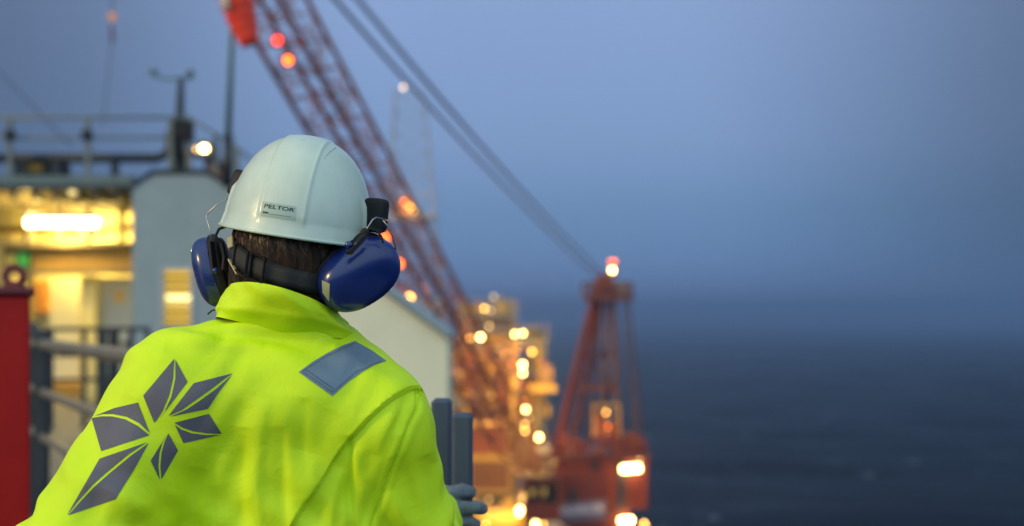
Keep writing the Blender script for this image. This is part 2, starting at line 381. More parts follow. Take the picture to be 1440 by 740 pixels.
def decal(name, polys, m, parent, off=.0006, cuts=3, thick=.0005):
    import bmesh
    bm=bmesh.new()
    for p in polys:
        vs=[bm.verts.new((x,y,0)) for x,y in p]; fc=bm.faces.new(vs)
    bm.normal_update(); bmesh.ops.triangulate(bm,faces=bm.faces[:],ngon_method='EAR_CLIP')
    for _ in range(8):
        e=[q for q in bm.edges if q.calc_length()>cuts]
        if not e: break
        bmesh.ops.subdivide_edges(bm,edges=e,cuts=1); bmesh.ops.triangulate(bm,faces=[q for q in bm.faces if len(q.verts)>3])
    bm.verts.ensure_lookup_table(); P=[onjacket(q.co.x,q.co.y,off) for q in bm.verts]
    for q in bm.verts: q.index=q.index
    bm.verts.index_update(); fs=[tuple(q.index for q in fc.verts) for fc in bm.faces]; bm.free()
    # orient toward the outside
    mb=MB(); mb.add([p[0] for p in P],[fc if (P[fc[1]][0]-P[fc[0]][0]).cross(P[fc[2]][0]-P[fc[0]][0]).dot(P[fc[0]][1])>0 else fc[::-1] for fc in fs])
    o=mb.build(name,m,parent,smooth=True); return o
# --- emblem: six faceted petals, each split by a thin curved vein (traced on the cloth)
k=2.846
def E(l): return [(80+x/k,480+y/k) for x,y in l]
emb=[]
emb.append(E([(470,70),(346,218),(390,327)]+[(398,318),(425,275),(450,215),(465,150)]))
emb.append(E([(474,74),(523,163),(402,322)]+[(432,280),(459,220),(474,150)]))
emb.append(E([(705,128),(548,168),(447,298)]+[(500,275),(560,232),(620,190),(670,152)]))
emb.append(E([(702,134),(648,205),(605,270),(452,302)]+[(520,272),(580,232),(635,192)]))
emb.append(E([(470,326),(608,290),(660,370)]+[(600,368),(545,360),(505,347)]))
emb.append(E([(472,334),(507,408),(655,374)]+[(598,375),(540,368),(500,354)]))
emb.append(E([(446,368),(485,437),(418,553)]+[(414,500),(418,450),(430,405)]))
emb.append(E([(440,374),(375,478),(412,555)]+[(406,500),(410,450),(422,408)]))
emb.append(E([(150,300),(230,268),(325,245),(372,368)]+[(330,328),(280,303),(225,292),(185,292)]))
emb.append(E([(140,308),(178,440),(370,376)]+[(325,340),(275,313),(222,301),(180,301)]))
emb.append(E([(362,404),(172,470),(40,697)]+[(85,640),(140,578),(210,516),(290,450)]))
emb.append(E([(368,407),(305,520),(235,632),(45,697)]+[(95,640),(150,582),(218,523),(296,458)]))
em=decal('emblem',emb,M['reflect'],jacket)
tag(em,'grey reflective flower emblem of six split petals')
tp=decal('reflective_tape',[[(420,523.5),(440,509),(460,497),(480,487),(499,480),(522,493),(543,508),(528,513),(510,523),(490,537),(467.5,557),(443,540)]],M['tape'],jacket,off=.0009)
tag(tp,'blue-grey reflective tape over the shoulder')
st=MB()
for a,b in (((425,523),(467.5,552)),((467.5,552),(500,524)),((429,520),(470,548)),((500,524),(536,509)),((425,523),(460,501)),((460,501),(498,484))):
    L=math.dist(a,b); nS=int(L/2.6)
    for i in range(nS):
        t0=(i+.15)/nS; t1=(i+.75)/nS
        st.tube([onjacket(a[0]+(b[0]-a[0])*t,a[1]+(b[1]-a[1])*t,.0022)[0] for t in(t0,t1)],.00045,4)
st.build('stitching',M['stitchdark'],jacket)
pp=MB()
for sm in (SEAM1[:-8],SEAM2[:-8]):
    q=[onjacket(x,y,.0003)[0] for x,y in sm]
    pp.tube(q,.0010,6)
pp.build('seam_piping',M['jacket'],jacket,smooth=True)
# --- collar: double-walled stand-up collar
def ring4(L,B,R,Fp):
    L,B,R,Fp=[np.array(q) for q in (L,B,R,Fp)]; c=(L+B+R+Fp)/4; a=(R-L)/2; b=(Fp-B)/2; e=(R+L-Fp-B)/4
    return lambda t: c+a*math.cos(t)+b*math.sin(t)+e*math.cos(2*t)
top=ring4(Q(320,412,2.12),Q(392,405,1.998),Q(490,456,2.13),Q(415,452,2.25))
mid=ring4(Q(310,431,2.12),Q(392,432,1.992),Q(497,468,2.13),Q(415,470,2.26))
bot=ring4(Q(303,449,2.12),Q(395,466,2.035),Q(500,484,2.13),Q(415,500,2.28))
cb=MB(); N=96; rows=[]
for j in range(15):
    s=j/14
    row=[]
    for i in range(N):
        t=2*PI*i/N; p=(bot(t)*(1-s)**2+mid(t)*2*s*(1-s)*1.0+top(t)*s*s)
        c=(bot(t+PI)+bot(t))/2; o=p-c; o[2]=0; o/=np.linalg.norm(o)
        wv=.0030*math.sin(3*t+5*s+1)*math.sin(PI*s)+.0022*math.sin(7*t-6*s)*(1-s)+.0016*math.sin(13*t+9*s)*s+.0030*math.exp(-((s-.35+.06*math.sin(2*t))/.10)**2)
        row.append(p+o*wv)
    rows.append(row)
inner=[[r + (lambda c_:(c_/np.linalg.norm(c_))*.0045)((rows[0][(i+N//2)%N]-rows[0][i])*np.array([1,1,0])) for i,r in enumerate(row)] for row in rows[::-1]]
rim=[[ (rows[-1][i]+inner[0][i])/2+np.array([0,0,.0025]) for i in range(N)]]
allr=rows+rim+inner; vs=[p for r in allr for p in r]
fs=[(j*N+i,j*N+(i+1)%N,(j+1)*N+(i+1)%N,(j+1)*N+i) for j in range(len(allr)-1) for i in range(N)]
cb.add(vs,fs); col=cb.build('collar',M['jacket'],jacket,smooth=True)
sb=col.modifiers.new('s','SUBSURF'); sb.levels=1; sb.render_levels=2
# --- body: one continuous surface (skull, face, neck, trunk, limbs, hands, feet)
hipL=Q(318,1020,2.18); hipR=Q(452,1020,2.18)
anL=np.array([hipL[0]-.04,2.16,FLOOR+.10]); anR=np.array([hipR[0]+.05,2.22,FLOOR+.10])
knL=(hipL+anL)/2+np.array([0,.05,.03]); knR=(hipR+anR)/2+np.array([0,.04,.03])
def fingers(side):
    if side>0: # right hand closes on the upright post: four fingers across its near side, thumb behind it
        K=[]
        for k_,(py,tx) in enumerate(((692,656),(714,681),(735,672),(754,657))):
            K.append([Q(606,py+4,2.462),Q(634,py+1,2.452),Q(tx-12,py,2.462),Q(tx-3,py+2,2.490)])
        K.append([Q(612,705,2.50),Q(628,693,2.56),Q(650,690,2.595),Q(662,692,2.60)])
        return K
    K=[]
    for k_ in range(4):
        x=196+k_*19; K.append([Q(x,700,2.50),Q(x,682,2.56),Q(x,684,2.62),Q(x,700,2.65)])
    K.append([Q(270,712,2.47),Q(285,716,2.52),Q(292,712,2.56),Q(296,706,2.59)])
    return K
def hand(P,side,r,k):
    wr=wrR if side>0 else wrL; FG=fingers(side)
    pc=Q(612,722,2.485) if side>0 else Q(225,708,2.49)
    d=cap(P,wr,pc,r*2.1,r*2.6,(1,1.25,1) if side>0 else (1,1,1.3))
    for i,fg in enumerate(FG[:4]): d=smin(d,cap(P,pc,fg[0],r*1.8,r*1.3),.006)
    for i,fg in enumerate(FG):
        rr=r*(1,1.04,.98,.85,1.1)[i]
        for a in range(3): d=smin(d,cap(P,fg[a],fg[a+1],rr*(1-.06*a),rr*(1-.06*(a+1))),k)
    return d
def bfield(P):
    L=toH(P)
    h=ell(L,(0,.005,-.012),(.077,.097,.105)); h=smin(h,ell(L,(0,.035,-.085),(.062,.068,.085)),.03)
    h=smin(h,ell(L,(0,.075,-.145),(.030,.030,.026)),.03)      # chin
    h=smin(h,cap(L,(0,.095,-.045),(0,.117,-.083),.009,.014),.012)   # nose
    for s in (-1,1):
        h=smin(h,ell(L,(s*.033,.085,-.075),(.028,.025,.03)),.02)   # cheeks
        h=smax(h,-ell(L,(s*.032,.103,-.052),(.018,.014,.012)),.01)  # eye sockets
        h=smin(h,ell(L,(s*.032,.089,-.052),(.013,.013,.011)),.004)
        h=smin(h,ell(L,(s*.080,-.004,-.065),(.010,.020,.033)),.008) # ears
    h=smin(h,ell(L,(0,.098,-.113),(.024,.012,.006)),.006); h=smin(h,ell(L,(0,.096,-.124),(.021,.012,.006)),.006)
    d=smin(h,cap(P,H(0,-.02,-.09),Q(405,500,2.14),.058,.064),.03)
    d=smin(d,cap(P,Q(392,600,2.13),pelvis,.12,.135,(.80,1.15,1)),.05)
    d=smin(d,cap(P,Q(400,552,2.13),shL,.07,.058),.04); d=smin(d,cap(P,Q(400,552,2.13),shR,.07,.056),.04)
    for s,e,w,hd in ((shL,elL,wrL,-1),(shR,elR,wrR,1)):
        a=cap(P,s,e,.055,.045); a=smin(a,cap(P,e,w,.043,.029),.02); a=smin(a,hand(P,hd,.0085,.004),.01); d=smin(d,a,.02)
    for hp,kn,an in ((hipL,knL,anL),(hipR,knR,anR)):
        a=cap(P,hp,kn,.088,.058); a=smin(a,cap(P,kn,an,.056,.038),.02); a=smin(a,cap(P,an-np.array([0,.03,.06]),an+np.array([0,.17,-.07]),.038,.028),.02); d=smin(d,a,.03)
    return d
lo=np.array([elL[0]-.12,1.82,FLOOR-.005]); hi=np.array([elR[0]+.2,2.72,HC[2]+.12])
bv,bf=nets(bfield,lo,hi,.0075); bv=relax(bv,bf,1); npmesh('body',bv,bf,M['skin'],person)
for sd in (1,-1):
    c=Q(630,720,2.5) if sd>0 else Q(245,705,2.55)
    gv,gf=nets(lambda P: smin(hand(P,sd,.0128,.003),cap(P,(wrR if sd>0 else wrL)*.9+(elR if sd>0 else elL)*.1,wrR if sd>0 else wrL,.040,.036),.012), c-.14, c+.14, .0035)
    gv=relax(gv,gf,2); gn=vnormals(gv,gf); gv=gv+gn*(.0010*np.sin(gv[:,0]*170+3*np.sin(gv[:,2]*90))*np.sin(gv[:,2]*210))[:,None]
    npmesh('glove',gv,gf,M['glove'],person)
def tfield(P):
    d=cap(P,Q(385,800,2.15),pelvis,.13,.15,(.82,1.12,1))
    for hp,kn,an in ((hipL,knL,anL),(hipR,knR,anR)): d=smin(d,smin(cap(P,hp,kn,.105,.083),cap(P,kn,an,.083,.075),.03),.04)
    return smax(d,(FLOOR+.09)-P[...,2],.008)
tv,tf=nets(tfield,np.array([hipL[0]-.2,1.9,FLOOR]),np.array([hipR[0]+.22,2.45,CZ-.6]),.011); tv=relax(tv,tf,1); tn=vnormals(tv,tf)
tv=tv+tn*(.005*np.sin(tv[:,2]*38+2*np.sin(tv[:,0]*20))*np.sin(tv[:,2]*9+1))[:,None]; npmesh('trousers',tv,tf,M['trousers'],person)
for an in (anL,anR):
    b=MB(); x,y=an[0],an[1]
    prof=[(-.105,.010,.045),(-.10,.04,.052),(-.03,.05,.050),(.05,.05,.052),(.12,.045,.050),(.18,.02,.035),(.19,.008,.02)]
    bvf=lambda P: smax(smin(smin(ell(P,(x,y-.03,FLOOR+.06),(.052,.085,.075)),ell(P,(x,y+.09,FLOOR+.045),(.053,.12,.05)),.04),cap(P,(x,y-.03,FLOOR+.08),(x,y-.03,FLOOR+.2),.057,.06),.03),(FLOOR+.001)-P[...,2],.004)
    qv,qf=nets(bvf,(x-.09,y-.16,FLOOR-.01),(x+.09,y+.25,FLOOR+.28),.009); npmesh('boot',relax(qv,qf,1),qf,M['boot'],person)
# --- hair: a cap of hair with fine strands falling to the nape
def hairfield(P):
    L=toH(P); d=ell(L,(0,-.008,-.030),(.086,.104,.118)); d=smin(d,ell(L,(.0,-.036,-.100),(.064,.048,.062)),.04)
    d=smax(d,L[...,1]-.035+.5*np.minimum(L[...,2]+.03,0)*-1,.02); d=smax(d,-.150-L[...,2],.01)
    return d
hv,hf=nets(hairfield,HC-np.array([.14,.16,.2]),HC+np.array([.14,.16,.14]),.0045); hn=vnormals(hv,hf); Lh=toH(hv); an=np.arctan2(Lh[:,0],-Lh[:,1])
hv=hv+hn*(.0016*np.sin(an*60+5*np.sin(Lh[:,2]*40))+.002*np.sin(an*23+Lh[:,2]*30))[:,None]
hair=npmesh('hair',hv,hf,M['hair'],person); HB=BVHTree.FromPolygons(hv.tolist(),[tuple(q) for q in hf])
sb=MB()
for i in range(2600):
    a=rng.uniform(-1.9,1.9); z0=rng.uniform(-.11,.005); a0=a; ln=rng.uniform(.035,.075); pts=[]
    sw=rng.normal(.16,.22); lift=abs(rng.normal(.0010,.0014)); flip=max(0,rng.normal(0,.35))
    for j in range(6):
        s=j/5; aa=a0+sw*s+.06*math.sin(5*s+i); zz=z0-ln*s; c=H(0,-.01,zz); d=HR@np.array([math.sin(aa),-math.cos(aa),0]); o=Vector(c+d*.25)
        h=HB.ray_cast(o,Vector(-d))
        if h[0] is None: break
        pts.append(h[0]+Vector(d)*(lift+.0006+flip*.012*s*s*(zz<-.09)))
    if len(pts)>=3:
        r=rng.uniform(.00022,.00042); n_=len(pts); sb.tube(pts,[r*(1-.75*k_/(n_-1)) for k_ in range(n_)],3)
sb.build('hair_strands',M['hair'],hair,smooth=True)
# --- cradle strap with ratchet at the back of the head
sp=MB(); NA=80
def strap_pt(a,dz,off):
    zz=-.050+.016*math.cos(a)*0-.028*(abs(a)/1.9)**2*-1 +dz; zz-= .018*math.sin(a*.9+.35)
    c=H(0,-.01,zz); d=HR@np.array([math.sin(a),-math.cos(a),0]); h=HB.ray_cast(Vector(c+d*.25),Vector(-d))
    p=h[0] if h[0] is not None else Vector(c+d*.095); return p+Vector(d)*off
rows=[]
for i in range(NA):
    a=-1.75+3.5*i/(NA-1)
    cc=strap_pt(a,0,.0); d=Vector(HR@np.array([math.sin(a),-math.cos(a),0])); up=Vector(HR@np.array([0,0,1]))
    rows.append([cc+d*o+up*u for o,u in ((.0015,-.0135),(.0065,-.0145),(.0075,-.005),(.0075,.005),(.0065,.0145),(.0015,.0135))])
for k_ in range(3):   # smooth along the strap
    rows=[[ (rows[max(i-1,0)][j]+rows[i][j]*2+rows[min(i+1,NA-1)][j])/4 for j in range(6)] for i in range(NA)]
vs=[p for r in rows for p in r]; fs=[(i*6+j,i*6+(j+1)%6,(i+1)*6+(j+1)%6,(i+1)*6+j) for i in range(NA-1) for j in range(6)]
sp.add(vs,fs); strap=sp.build('head_strap',M['strap'],person,smooth=True)
def strap_frame(i): 
    r=rows[i]; c=(r[2]+r[3])/2; t=((rows[min(i+1,NA-1)][2])-(rows[max(i-1,0)][2])).normalized(); u=(r[4]-r[1]).normalized(); n_=t.cross(u).normalized()
    if n_.dot(c-Vector(HC))<0: n_=-n_
    return c,t,u,n_
bk=MB()
for i,wd in ((34,.012),(27,.020)):
    c,t,u,n_=strap_frame(i); Rm=Matrix((t,u,n_)).transposed()
    for dx,dy,sx,sy in ((-wd,0,.0022,.036),(wd,0,.0022,.036),(0,.018,2*wd,.0022),(0,-.018,2*wd,.0022)):
        bk.box(c+t*dx+u*dy+n_*.002,(sx,sy,.005),Rm,bev=.0008)
bk.build('buckle',M['black'],strap)
ab=MB(); c,t,u,n_=strap_frame(17); Rm=Matrix((t,u,n_)).transposed(); ab.box(c+u*.010+n_*.002,(.019,.016,.004),Rm@Matrix.Rotation(.5,3,'Z'),bev=.001); c,t,u,n_=strap_frame(23); ab.box(c-u*.016+n_*.001,(.030,.0028,.004),Matrix((t,u,n_)).transposed()@Matrix.Rotation(-.35,3,'Z'))
ab.build('plastic_clip',M['amber'],strap)
# --- hard hat
def shell_pt(t,ph,inner=0.):
    # t 0 brim .. 1 crown ; ph 0 = right side, 90 = front (+y), 270 = back
    th=t*PI/2; cx,sx=math.cos(th),math.sin(th); c=math.cos(ph); s=math.sin(ph)
    rr=cx**.86; hz=.147*sx**.96
    ax=.106; ay=.132 if s<0 else .135
    x=ax*rr*c; y=ay*rr*s; z=hz
    nx=c*rr/ax; ny=s*rr/ay; nz=(sx+.02)/.15; l=math.sqrt(nx*nx+ny*ny+nz*nz); nx/=l;ny/=l;nz/=l
    d=0.
    # raised centre crest bounded by two ridge lines running front to back
    w=.0285+.004*(1-t)
    e=abs(x)-w
    d+=.0019*(1-(lambda q:q*q*(3-2*q))(min(1,max(0,(e+.0012)/.0052))))*min(1,max(0,(t-.05)/.06))
    d+=.0007*math.exp(-((e+.0010)/.0018)**2)*min(1,max(0,(t-.05)/.06))
    # side mounting pads for the ear defenders
    q=min(1,max(0,(.036-abs(y))/.006))*min(1,max(0,(.068-z)/.012)); d+=.0042*q
    q=min(1,max(0,(.052-abs(abs(x)-.078))/.004)) if False else 0
    # flared lip and front peak
    if t<.085: d+=.0042*(1-t/.085)**1.3
    if s>0: d+=.038*max(0,s)**3*max(0,1-t/.16)**1.5
    d-=inner
    return np.array([x+nx*d,y+ny*d,z+nz*d])
mb=MB(); NT,NP=84,288
ts=[ (i/NT)**1.15 for i in range(NT+1)]
vs=[];
for t in ts: vs+= [shell_pt(min(t,.9995),2*PI*j/NP) for j in range(NP)]
nO=len(ts)
for t in ts[::-1]: vs+= [shell_pt(min(t,.9995),2*PI*j/NP,.0032) for j in range(NP)]
R_=2*nO; fs=[]
for i in range(R_):
    i2=(i+1)%R_
    if i==nO-1: continue
    for j in range(NP): j2=(j+1)%NP; fs.append((i*NP+j,i*NP+j2,i2*NP+j2,i2*NP+j))
fs.append(tuple((nO-1)*NP+j for j in range(NP))); fs.append(tuple(nO*NP+j for j in range(NP-1,-1,-1)))
mb.add(Hv(vs),fs); hat=mb.build('hard_hat',M['shell'],person,smooth=True)
tag(hat,'white hard hat with two long ridges')
HV=np.array([v_ for v_ in mb.v]); HT=BVHTree.FromPolygons([tuple(q) for q in HV],fs)
def onhat(px,py,off):
    d=(W(px,py,2.)-EYE).normalized(); h=HT.ray_cast(EYE,d); 
    if h[0] is None: h=HT.find_nearest(W(px,py,2.02))
    nn=h[1] if h[1].dot(d)<0 else -h[1]; return h[0]+nn*off
gut=MB()   # raised lip along the brim
gp=[Hv([shell_pt(.0,2*PI*j/160)])[0]+HR@np.array([0,0,-.0005]) for j in range(161)]; gut.tube(gp,.0024,8); gut.build('brim_edge',M['shell'],hat,smooth=True)
vn=MB()
for k_ in range(8):
    t_=k_/7; x=456+15*t_; y=223-14.5*t_**.75
    p=onhat(x,y,.0); q=onhat(x+.9,y-.2,0.); vn.tube([p,q],.0007,6)
vn.build('vent_slot',M['ink'],hat)
lb=MB(); lp=[(369.5,283),(416,290.5),(414.5,310),(367,303.5)]
def quadpt(u,v_): a=np.array(lp[0])*(1-u)+np.array(lp[1])*u; b=np.array(lp[3])*(1-u)+np.array(lp[2])*u; return a*(1-v_)+b*v_
G=14; gv=[onhat(*quadpt(i/G,j/G),.0006) for j in range(G+1) for i in range(G+1)]
lb.add(gv,[(j*(G+1)+i,j*(G+1)+i+1,(j+1)*(G+1)+i+1,(j+1)*(G+1)+i)[::-1] for j in range(G) for i in range(G)])
lab=lb.build('helmet_label',M['clearlabel'],hat,smooth=True)
tv_,tf_=textmesh('PELTOR',1.0,0,.012); xs=[q.x for q in tv_]; ys=[q.y for q in tv_]; x0,x1,y0,y1=min(xs),max(xs),min(ys),max(ys)
import bmesh
def label_text(tv_,tf_,u0,u1,v0,v1,sh=0.):
    bm=bmesh.new(); vv=[bm.verts.new((q.x,q.y,0)) for q in tv_]
    for t_ in tf_:
        try: bm.faces.new([vv[i] for i in t_])
        except ValueError: pass
    bmesh.ops.triangulate(bm,faces=bm.faces[:]); bm.verts.index_update()
    P=[]
    for q in bm.verts:
        a=(q.co.x-x0)/(x1-x0); b=(q.co.y-y0)/(y1-y0); P.append(onhat(*quadpt(u0+(u1-u0)*a+sh*b,v1+(v0-v1)*b),.0011))
    fs=[tuple(i.index for i in fc.verts) for fc in bm.faces]; bm.free(); return P,fs
P_,f_=label_text(tv_,tf_,.06,.95,.15,.42,.03)
tm=MB().add(P_,f_)
for a,b,r in (((.05,.72),(.20,.72),.0009),((.05,.80),(.90,.80),.00025),((.965,.17),(.985,.17),.0004)):
    tm.tube([onhat(*quadpt(a[0]+(b[0]-a[0])*s,a[1]+(b[1]-a[1])*s),.0008) for s in (0,.25,.5,.75,1)],r,4)
tm.build('lettering',M['ink'],lab)
# --- ear defenders
def superell(c,R,r,e1,e2,n=56,m=40):
    vs=[];fs=[]
    def sp_(w,e): return math.copysign(abs(w)**e,w)
    for i in range(m+1):
        a=-PI/2+PI*i/m
        for j in range(n):
            b=2*PI*j/n; vs.append(np.array(c)+R@np.array([r[0]*sp_(math.cos(a),e1)*sp_(math.cos(b),e2),r[1]*sp_(math.cos(a),e1)*sp_(math.sin(b),e2),r[2]*sp_(math.sin(a),e1)]))
    for i in range(m):
        for j in range(n): j2=(j+1)%n; fs.append((i*n+j,i*n+j2,(i+1)*n+j2,(i+1)*n+j))
    return vs,fs
def ear(c,nrm,long_,scale,sock,wire,sticker=None,lbl=''):
    n_=np.array(nrm,float); n_/=np.linalg.norm(n_); u=np.array(long_,float); u-=u.dot(n_)*n_; u/=np.linalg.norm(u); w=np.cross(n_,u)
    R=np.stack([u,w,n_],1); c=np.array(c)
    lu,lw,ln=scale
    vs,fs=superell(c,R,(lu,lw,ln),.72,.86)
    # bulging outer shell: only the outward half is deep
    vs=[p if (p-c)@n_>0 else c+(p-c)-n_*((p-c)@n_)*.55 for p in vs]
    root=MB().add(vs,fs).build('ear_defender',M['blue'],person,smooth=True); tag(root,lbl)
    vs,fs=superell(c-n_*ln*.42,R,(lu*1.03,lw*1.035,ln*.36),.45,.86); MB().add(vs,fs).build('cushion_plate',M['black'],root,smooth=True)
    vs,fs=superell(c-n_*ln*.80,R,(lu*.88,lw*.88,ln*.30),.7,.86); MB().add(vs,fs).build('ear_cushion',M['black'],root,smooth=True)
    # socket that slides into the helmet slot
    s0,su,sn,ss=sock; b=MB(); zz=Vector(su).normalized(); yy=Vector(sn); yy=(yy-yy.dot(zz)*zz).normalized(); xx=yy.cross(zz); Rm=Matrix((xx,yy,zz)).transposed()
    v0,f0=superell(s0,np.array(Rm),ss,.35,.5,32,20); b.add(v0,f0); b.build('socket',M['black'],root,smooth=True)
    a=MB()
    for pl,r in wire[0]: a.tube([Vector(p) for p in pl],r,8)
    a.build('wire_arm',M['wire'],root,smooth=True)
    a=MB()
    for kind,p0,p1,r in wire[1]:
        if kind=='bar': a.beam(p0,p1,r,r*.55)
        elif kind=='ball': a.ball(p0,r)
        else: a.tube(p0,r,8)
    a.build('hinge_arm',M['black'],root,smooth=False)
    if wire[2]:
        a=MB()
        for p,r in wire[2]: a.ball(p,r,18)
        a.build('pivot_button',M['blue'],root,smooth=True)
    return root,n_,u,w
nR=(.60,-.74,-.30)
cR=Q(503,385,2.06)
T=lambda l,D:[Q(x,y,D) for x,y in l]
rr_=ear(cR,nR,(.75,.40,.50),(.066,.047,.038),
  (Q(528,303,2.09),(.10,0,.99),(.9,-.4,0),(.0125,.018,.025)),
  ([([Q(510,331,2.02),Q(518,319,2.02),Q(524,309,2.02),Q(529,306,2.03),Q(538,308,2.04),Q(545,310,2.06)],.0012),([Q(538,309,2.04),Q(545,318,2.04),Q(552,333,2.05),Q(556,348,2.06),Q(557,352,2.07)],.0009),([Q(494,352,2.00),Q(500,344,2.0),Q(510,331,2.02)],.0015)],
   [('bar',Q(490,356,1.995),Q(514,330,2.015),.011),('ball',Q(513,327,2.02),0,.0065),('tube',T([(512,325),(520,322),(530,325),(536,332),(539,342)],2.035),0,.0016),('tube',T([(500,338),(485,346),(470,362),(456,384)],2.035),0,.0028),('bar',Q(518,319,2.06),Q(535,326,2.07),.011)],
   [(Q(490.5,344.5,2.0),.0055)]),lbl='blue ear defender cup over the right ear')
# sticker on the rim of the right cup
q=MB(); root,n_,u_,w_=rr_
ST=BVHTree.FromPolygons([tuple(np.array(v_.co)+ORG[person.name]) for v_ in root.data.vertices],[tuple(p.vertices) for p in root.data.polygons])
def oncup(px,py,off=.0006):
    d=(W(px,py,2.)-EYE).normalized(); h=ST.ray_cast(EYE,d)
    if h[0] is None: h=ST.find_nearest(W(px,py,2.03))
    nn=h[1] if h[1].dot(d)<0 else -h[1]; return h[0]+nn*off
sp4=[(453,394),(464,399),(463,424),(454,412)]; g=6
gv=[]
for j in range(g+1):
    for i in range(g+1):
        a=np.array(sp4[0])*(1-i/g)+np.array(sp4[1])*i/g; b=np.array(sp4[3])*(1-i/g)+np.array(sp4[2])*i/g; gv.append(oncup(*(a*(1-j/g)+b*j/g)))
q.add(gv,[(j*(g+1)+i,(j+1)*(g+1)+i,(j+1)*(g+1)+i+1,j*(g+1)+i+1) for j in range(g) for i in range(g)]); q.build('cup_sticker',M['sticker'],root,smooth=True)
nL=(-.95,-.10,-.25); cL=Q(300,382,2.18)
ear(cL,nL,(-.10,.10,1),(.054,.046,.028),
  (Q(338,259,2.13),(.35,0,.9),(-.9,.4,0),(.012,.014,.020)),
  ([([Q(322,279,2.13),Q(304,289,2.13),Q(292,300,2.14),Q(290,306,2.14),Q(295,322,2.14),Q(298,344,2.13)],.0010)],
   [('bar',Q(297,340,2.13),Q(302,386,2.125),.009),('tube',T([(303,332),(308,322),(320,318),(332,322)],2.12),0,.0022),('tube',T([(304,336),(312,342),(316,360),(314,380)],2.125),0,.0035)],
   [(Q(303,381,2.12),.0050)]),lbl='blue ear defender cup over the left ear')
cw=MB(); cw.tube([Vector(p) for p in T([(318,424),(312,432),(305,435),(298,437),(292,442)],2.12)],.0013,6); cw.build('neck_cord',M['black'],person,smooth=True)
# ================================================================== WORLD
w=bpy.data.worlds.new('World'); S.world=w; w.use_nodes=True; nt=w.node_tree; bg=nt.nodes['Background']
SUN=V(.86,.42,-.30).normalized()       # direction the light travels: from behind and to the left
sky=nt.nodes.new('ShaderNodeTexSky'); sky.sky_type='NISHITA'; sky.sun_disc=False; sky.sun_elevation=math.radians(4.0); sky.sun_rotation=math.atan2(-SUN.x,-SUN.y)
sky.air_density=1.6; sky.dust_density=.4; sky.ozone_density=4.; sky.altitude=0
tc=nt.nodes.new('ShaderNodeTexCoord'); sx=nt.nodes.new('ShaderNodeSeparateXYZ'); nt.links.new(tc.outputs['Generated'],sx.inputs[0])
# overcast dusk: the lower sky is a fog bank, thinner and paler towards the upper left
ramp=nt.nodes.new('ShaderNodeValToRGB'); nt.links.new(sx.outputs['Z'],ramp.inputs['Fac'])
els=[(0.,(.14,.245,.49)),(.018,(.17,.30,.58)),(.045,(.165,.305,.565)),(.075,(.175,.315,.560)),(.12,(.235,.365,.635)),(.217,(.275,.400,.680)),(.6,(.27,.39,.61)),(1.,(.30,.42,.62))]
for i,(p,c) in enumerate(els):
    e=ramp.color_ramp.elements[i] if i<2 else ramp.color_ramp.elements.new(p); e.position=p; e.color=(*c,1)
mrx=nt.nodes.new('ShaderNodeMapRange'); nt.links.new(sx.outputs['X'],mrx.inputs['Value'])
mrx.inputs['From Min'].default_value=.10; mrx.inputs['From Max'].default_value=.40; mrx.inputs['To Min'].default_value=1.; mrx.inputs['To Max'].default_value=.40; mrx.interpolation_type='SMOOTHSTEP'
mrl=nt.nodes.new('ShaderNodeMapRange'); nt.links.new(sx.outputs['X'],mrl.inputs['Value'])
mrl.inputs['From Min'].default_value=-.36; mrl.inputs['From Max'].default_value=-.08; mrl.inputs['To Min'].default_value=.42; mrl.inputs['To Max'].default_value=1.; mrl.interpolation_type='SMOOTHSTEP'
# only the part of the sky ahead has these darker flanks; they fade out overhead and behind
mry=nt.nodes.new('ShaderNodeMapRange'); nt.links.new(sx.outputs['Y'],mry.inputs['Value']); mry.inputs['From Min'].default_value=.3; mry.inputs['From Max'].default_value=.8
mm=nt.nodes.new('ShaderNodeMath'); mm.operation='MULTIPLY'; nt.links.new(mrx.outputs[0],mm.inputs[0]); nt.links.new(mrl.outputs[0],mm.inputs[1])
mi=nt.nodes.new('ShaderNodeMix'); mi.data_type='FLOAT'; nt.links.new(mry.outputs[0],mi.inputs[0]); mi.inputs[2].default_value=1.0; nt.links.new(mm.outputs[0],mi.inputs[3])
cn=nt.nodes.new('ShaderNodeTexNoise'); cn.inputs['Scale'].default_value=2.2; cn.inputs['Detail'].default_value=4; nt.links.new(tc.outputs['Generated'],cn.inputs['Vector'])
cmr=nt.nodes.new('ShaderNodeMapRange'); nt.links.new(cn.outputs['Fac'],cmr.inputs['Value']); cmr.inputs['To Min'].default_value=.90; cmr.inputs['To Max'].default_value=1.10
m2=nt.nodes.new('ShaderNodeMath'); m2.operation='MULTIPLY'; nt.links.new(mi.outputs[0],m2.inputs[0]); nt.links.new(cmr.outputs[0],m2.inputs[1])
sc=nt.nodes.new('ShaderNodeVectorMath'); sc.operation='SCALE'; nt.links.new(ramp.outputs['Color'],sc.inputs[0]); nt.links.new(m2.outputs[0],sc.inputs['Scale'])
sk=nt.nodes.new('ShaderNodeVectorMath'); sk.operation='SCALE'; nt.links.new(sky.outputs['Color'],sk.inputs[0]); sk.inputs['Scale'].default_value=.006
mb_=nt.nodes.new('ShaderNodeMapRange'); nt.links.new(sx.outputs['Y'],mb_.inputs['Value']); mb_.inputs['From Min'].default_value=-.45; mb_.inputs['From Max'].default_value=.45
mv=nt.nodes.new('ShaderNodeMix'); mv.data_type='VECTOR'; nt.links.new(mb_.outputs[0],mv.inputs[0]); mv.inputs[4].default_value=(3.2,2.8,2.0); mv.inputs[5].default_value=(1,1,1)  # sky behind the camera brightened and warmed to fill the jacket
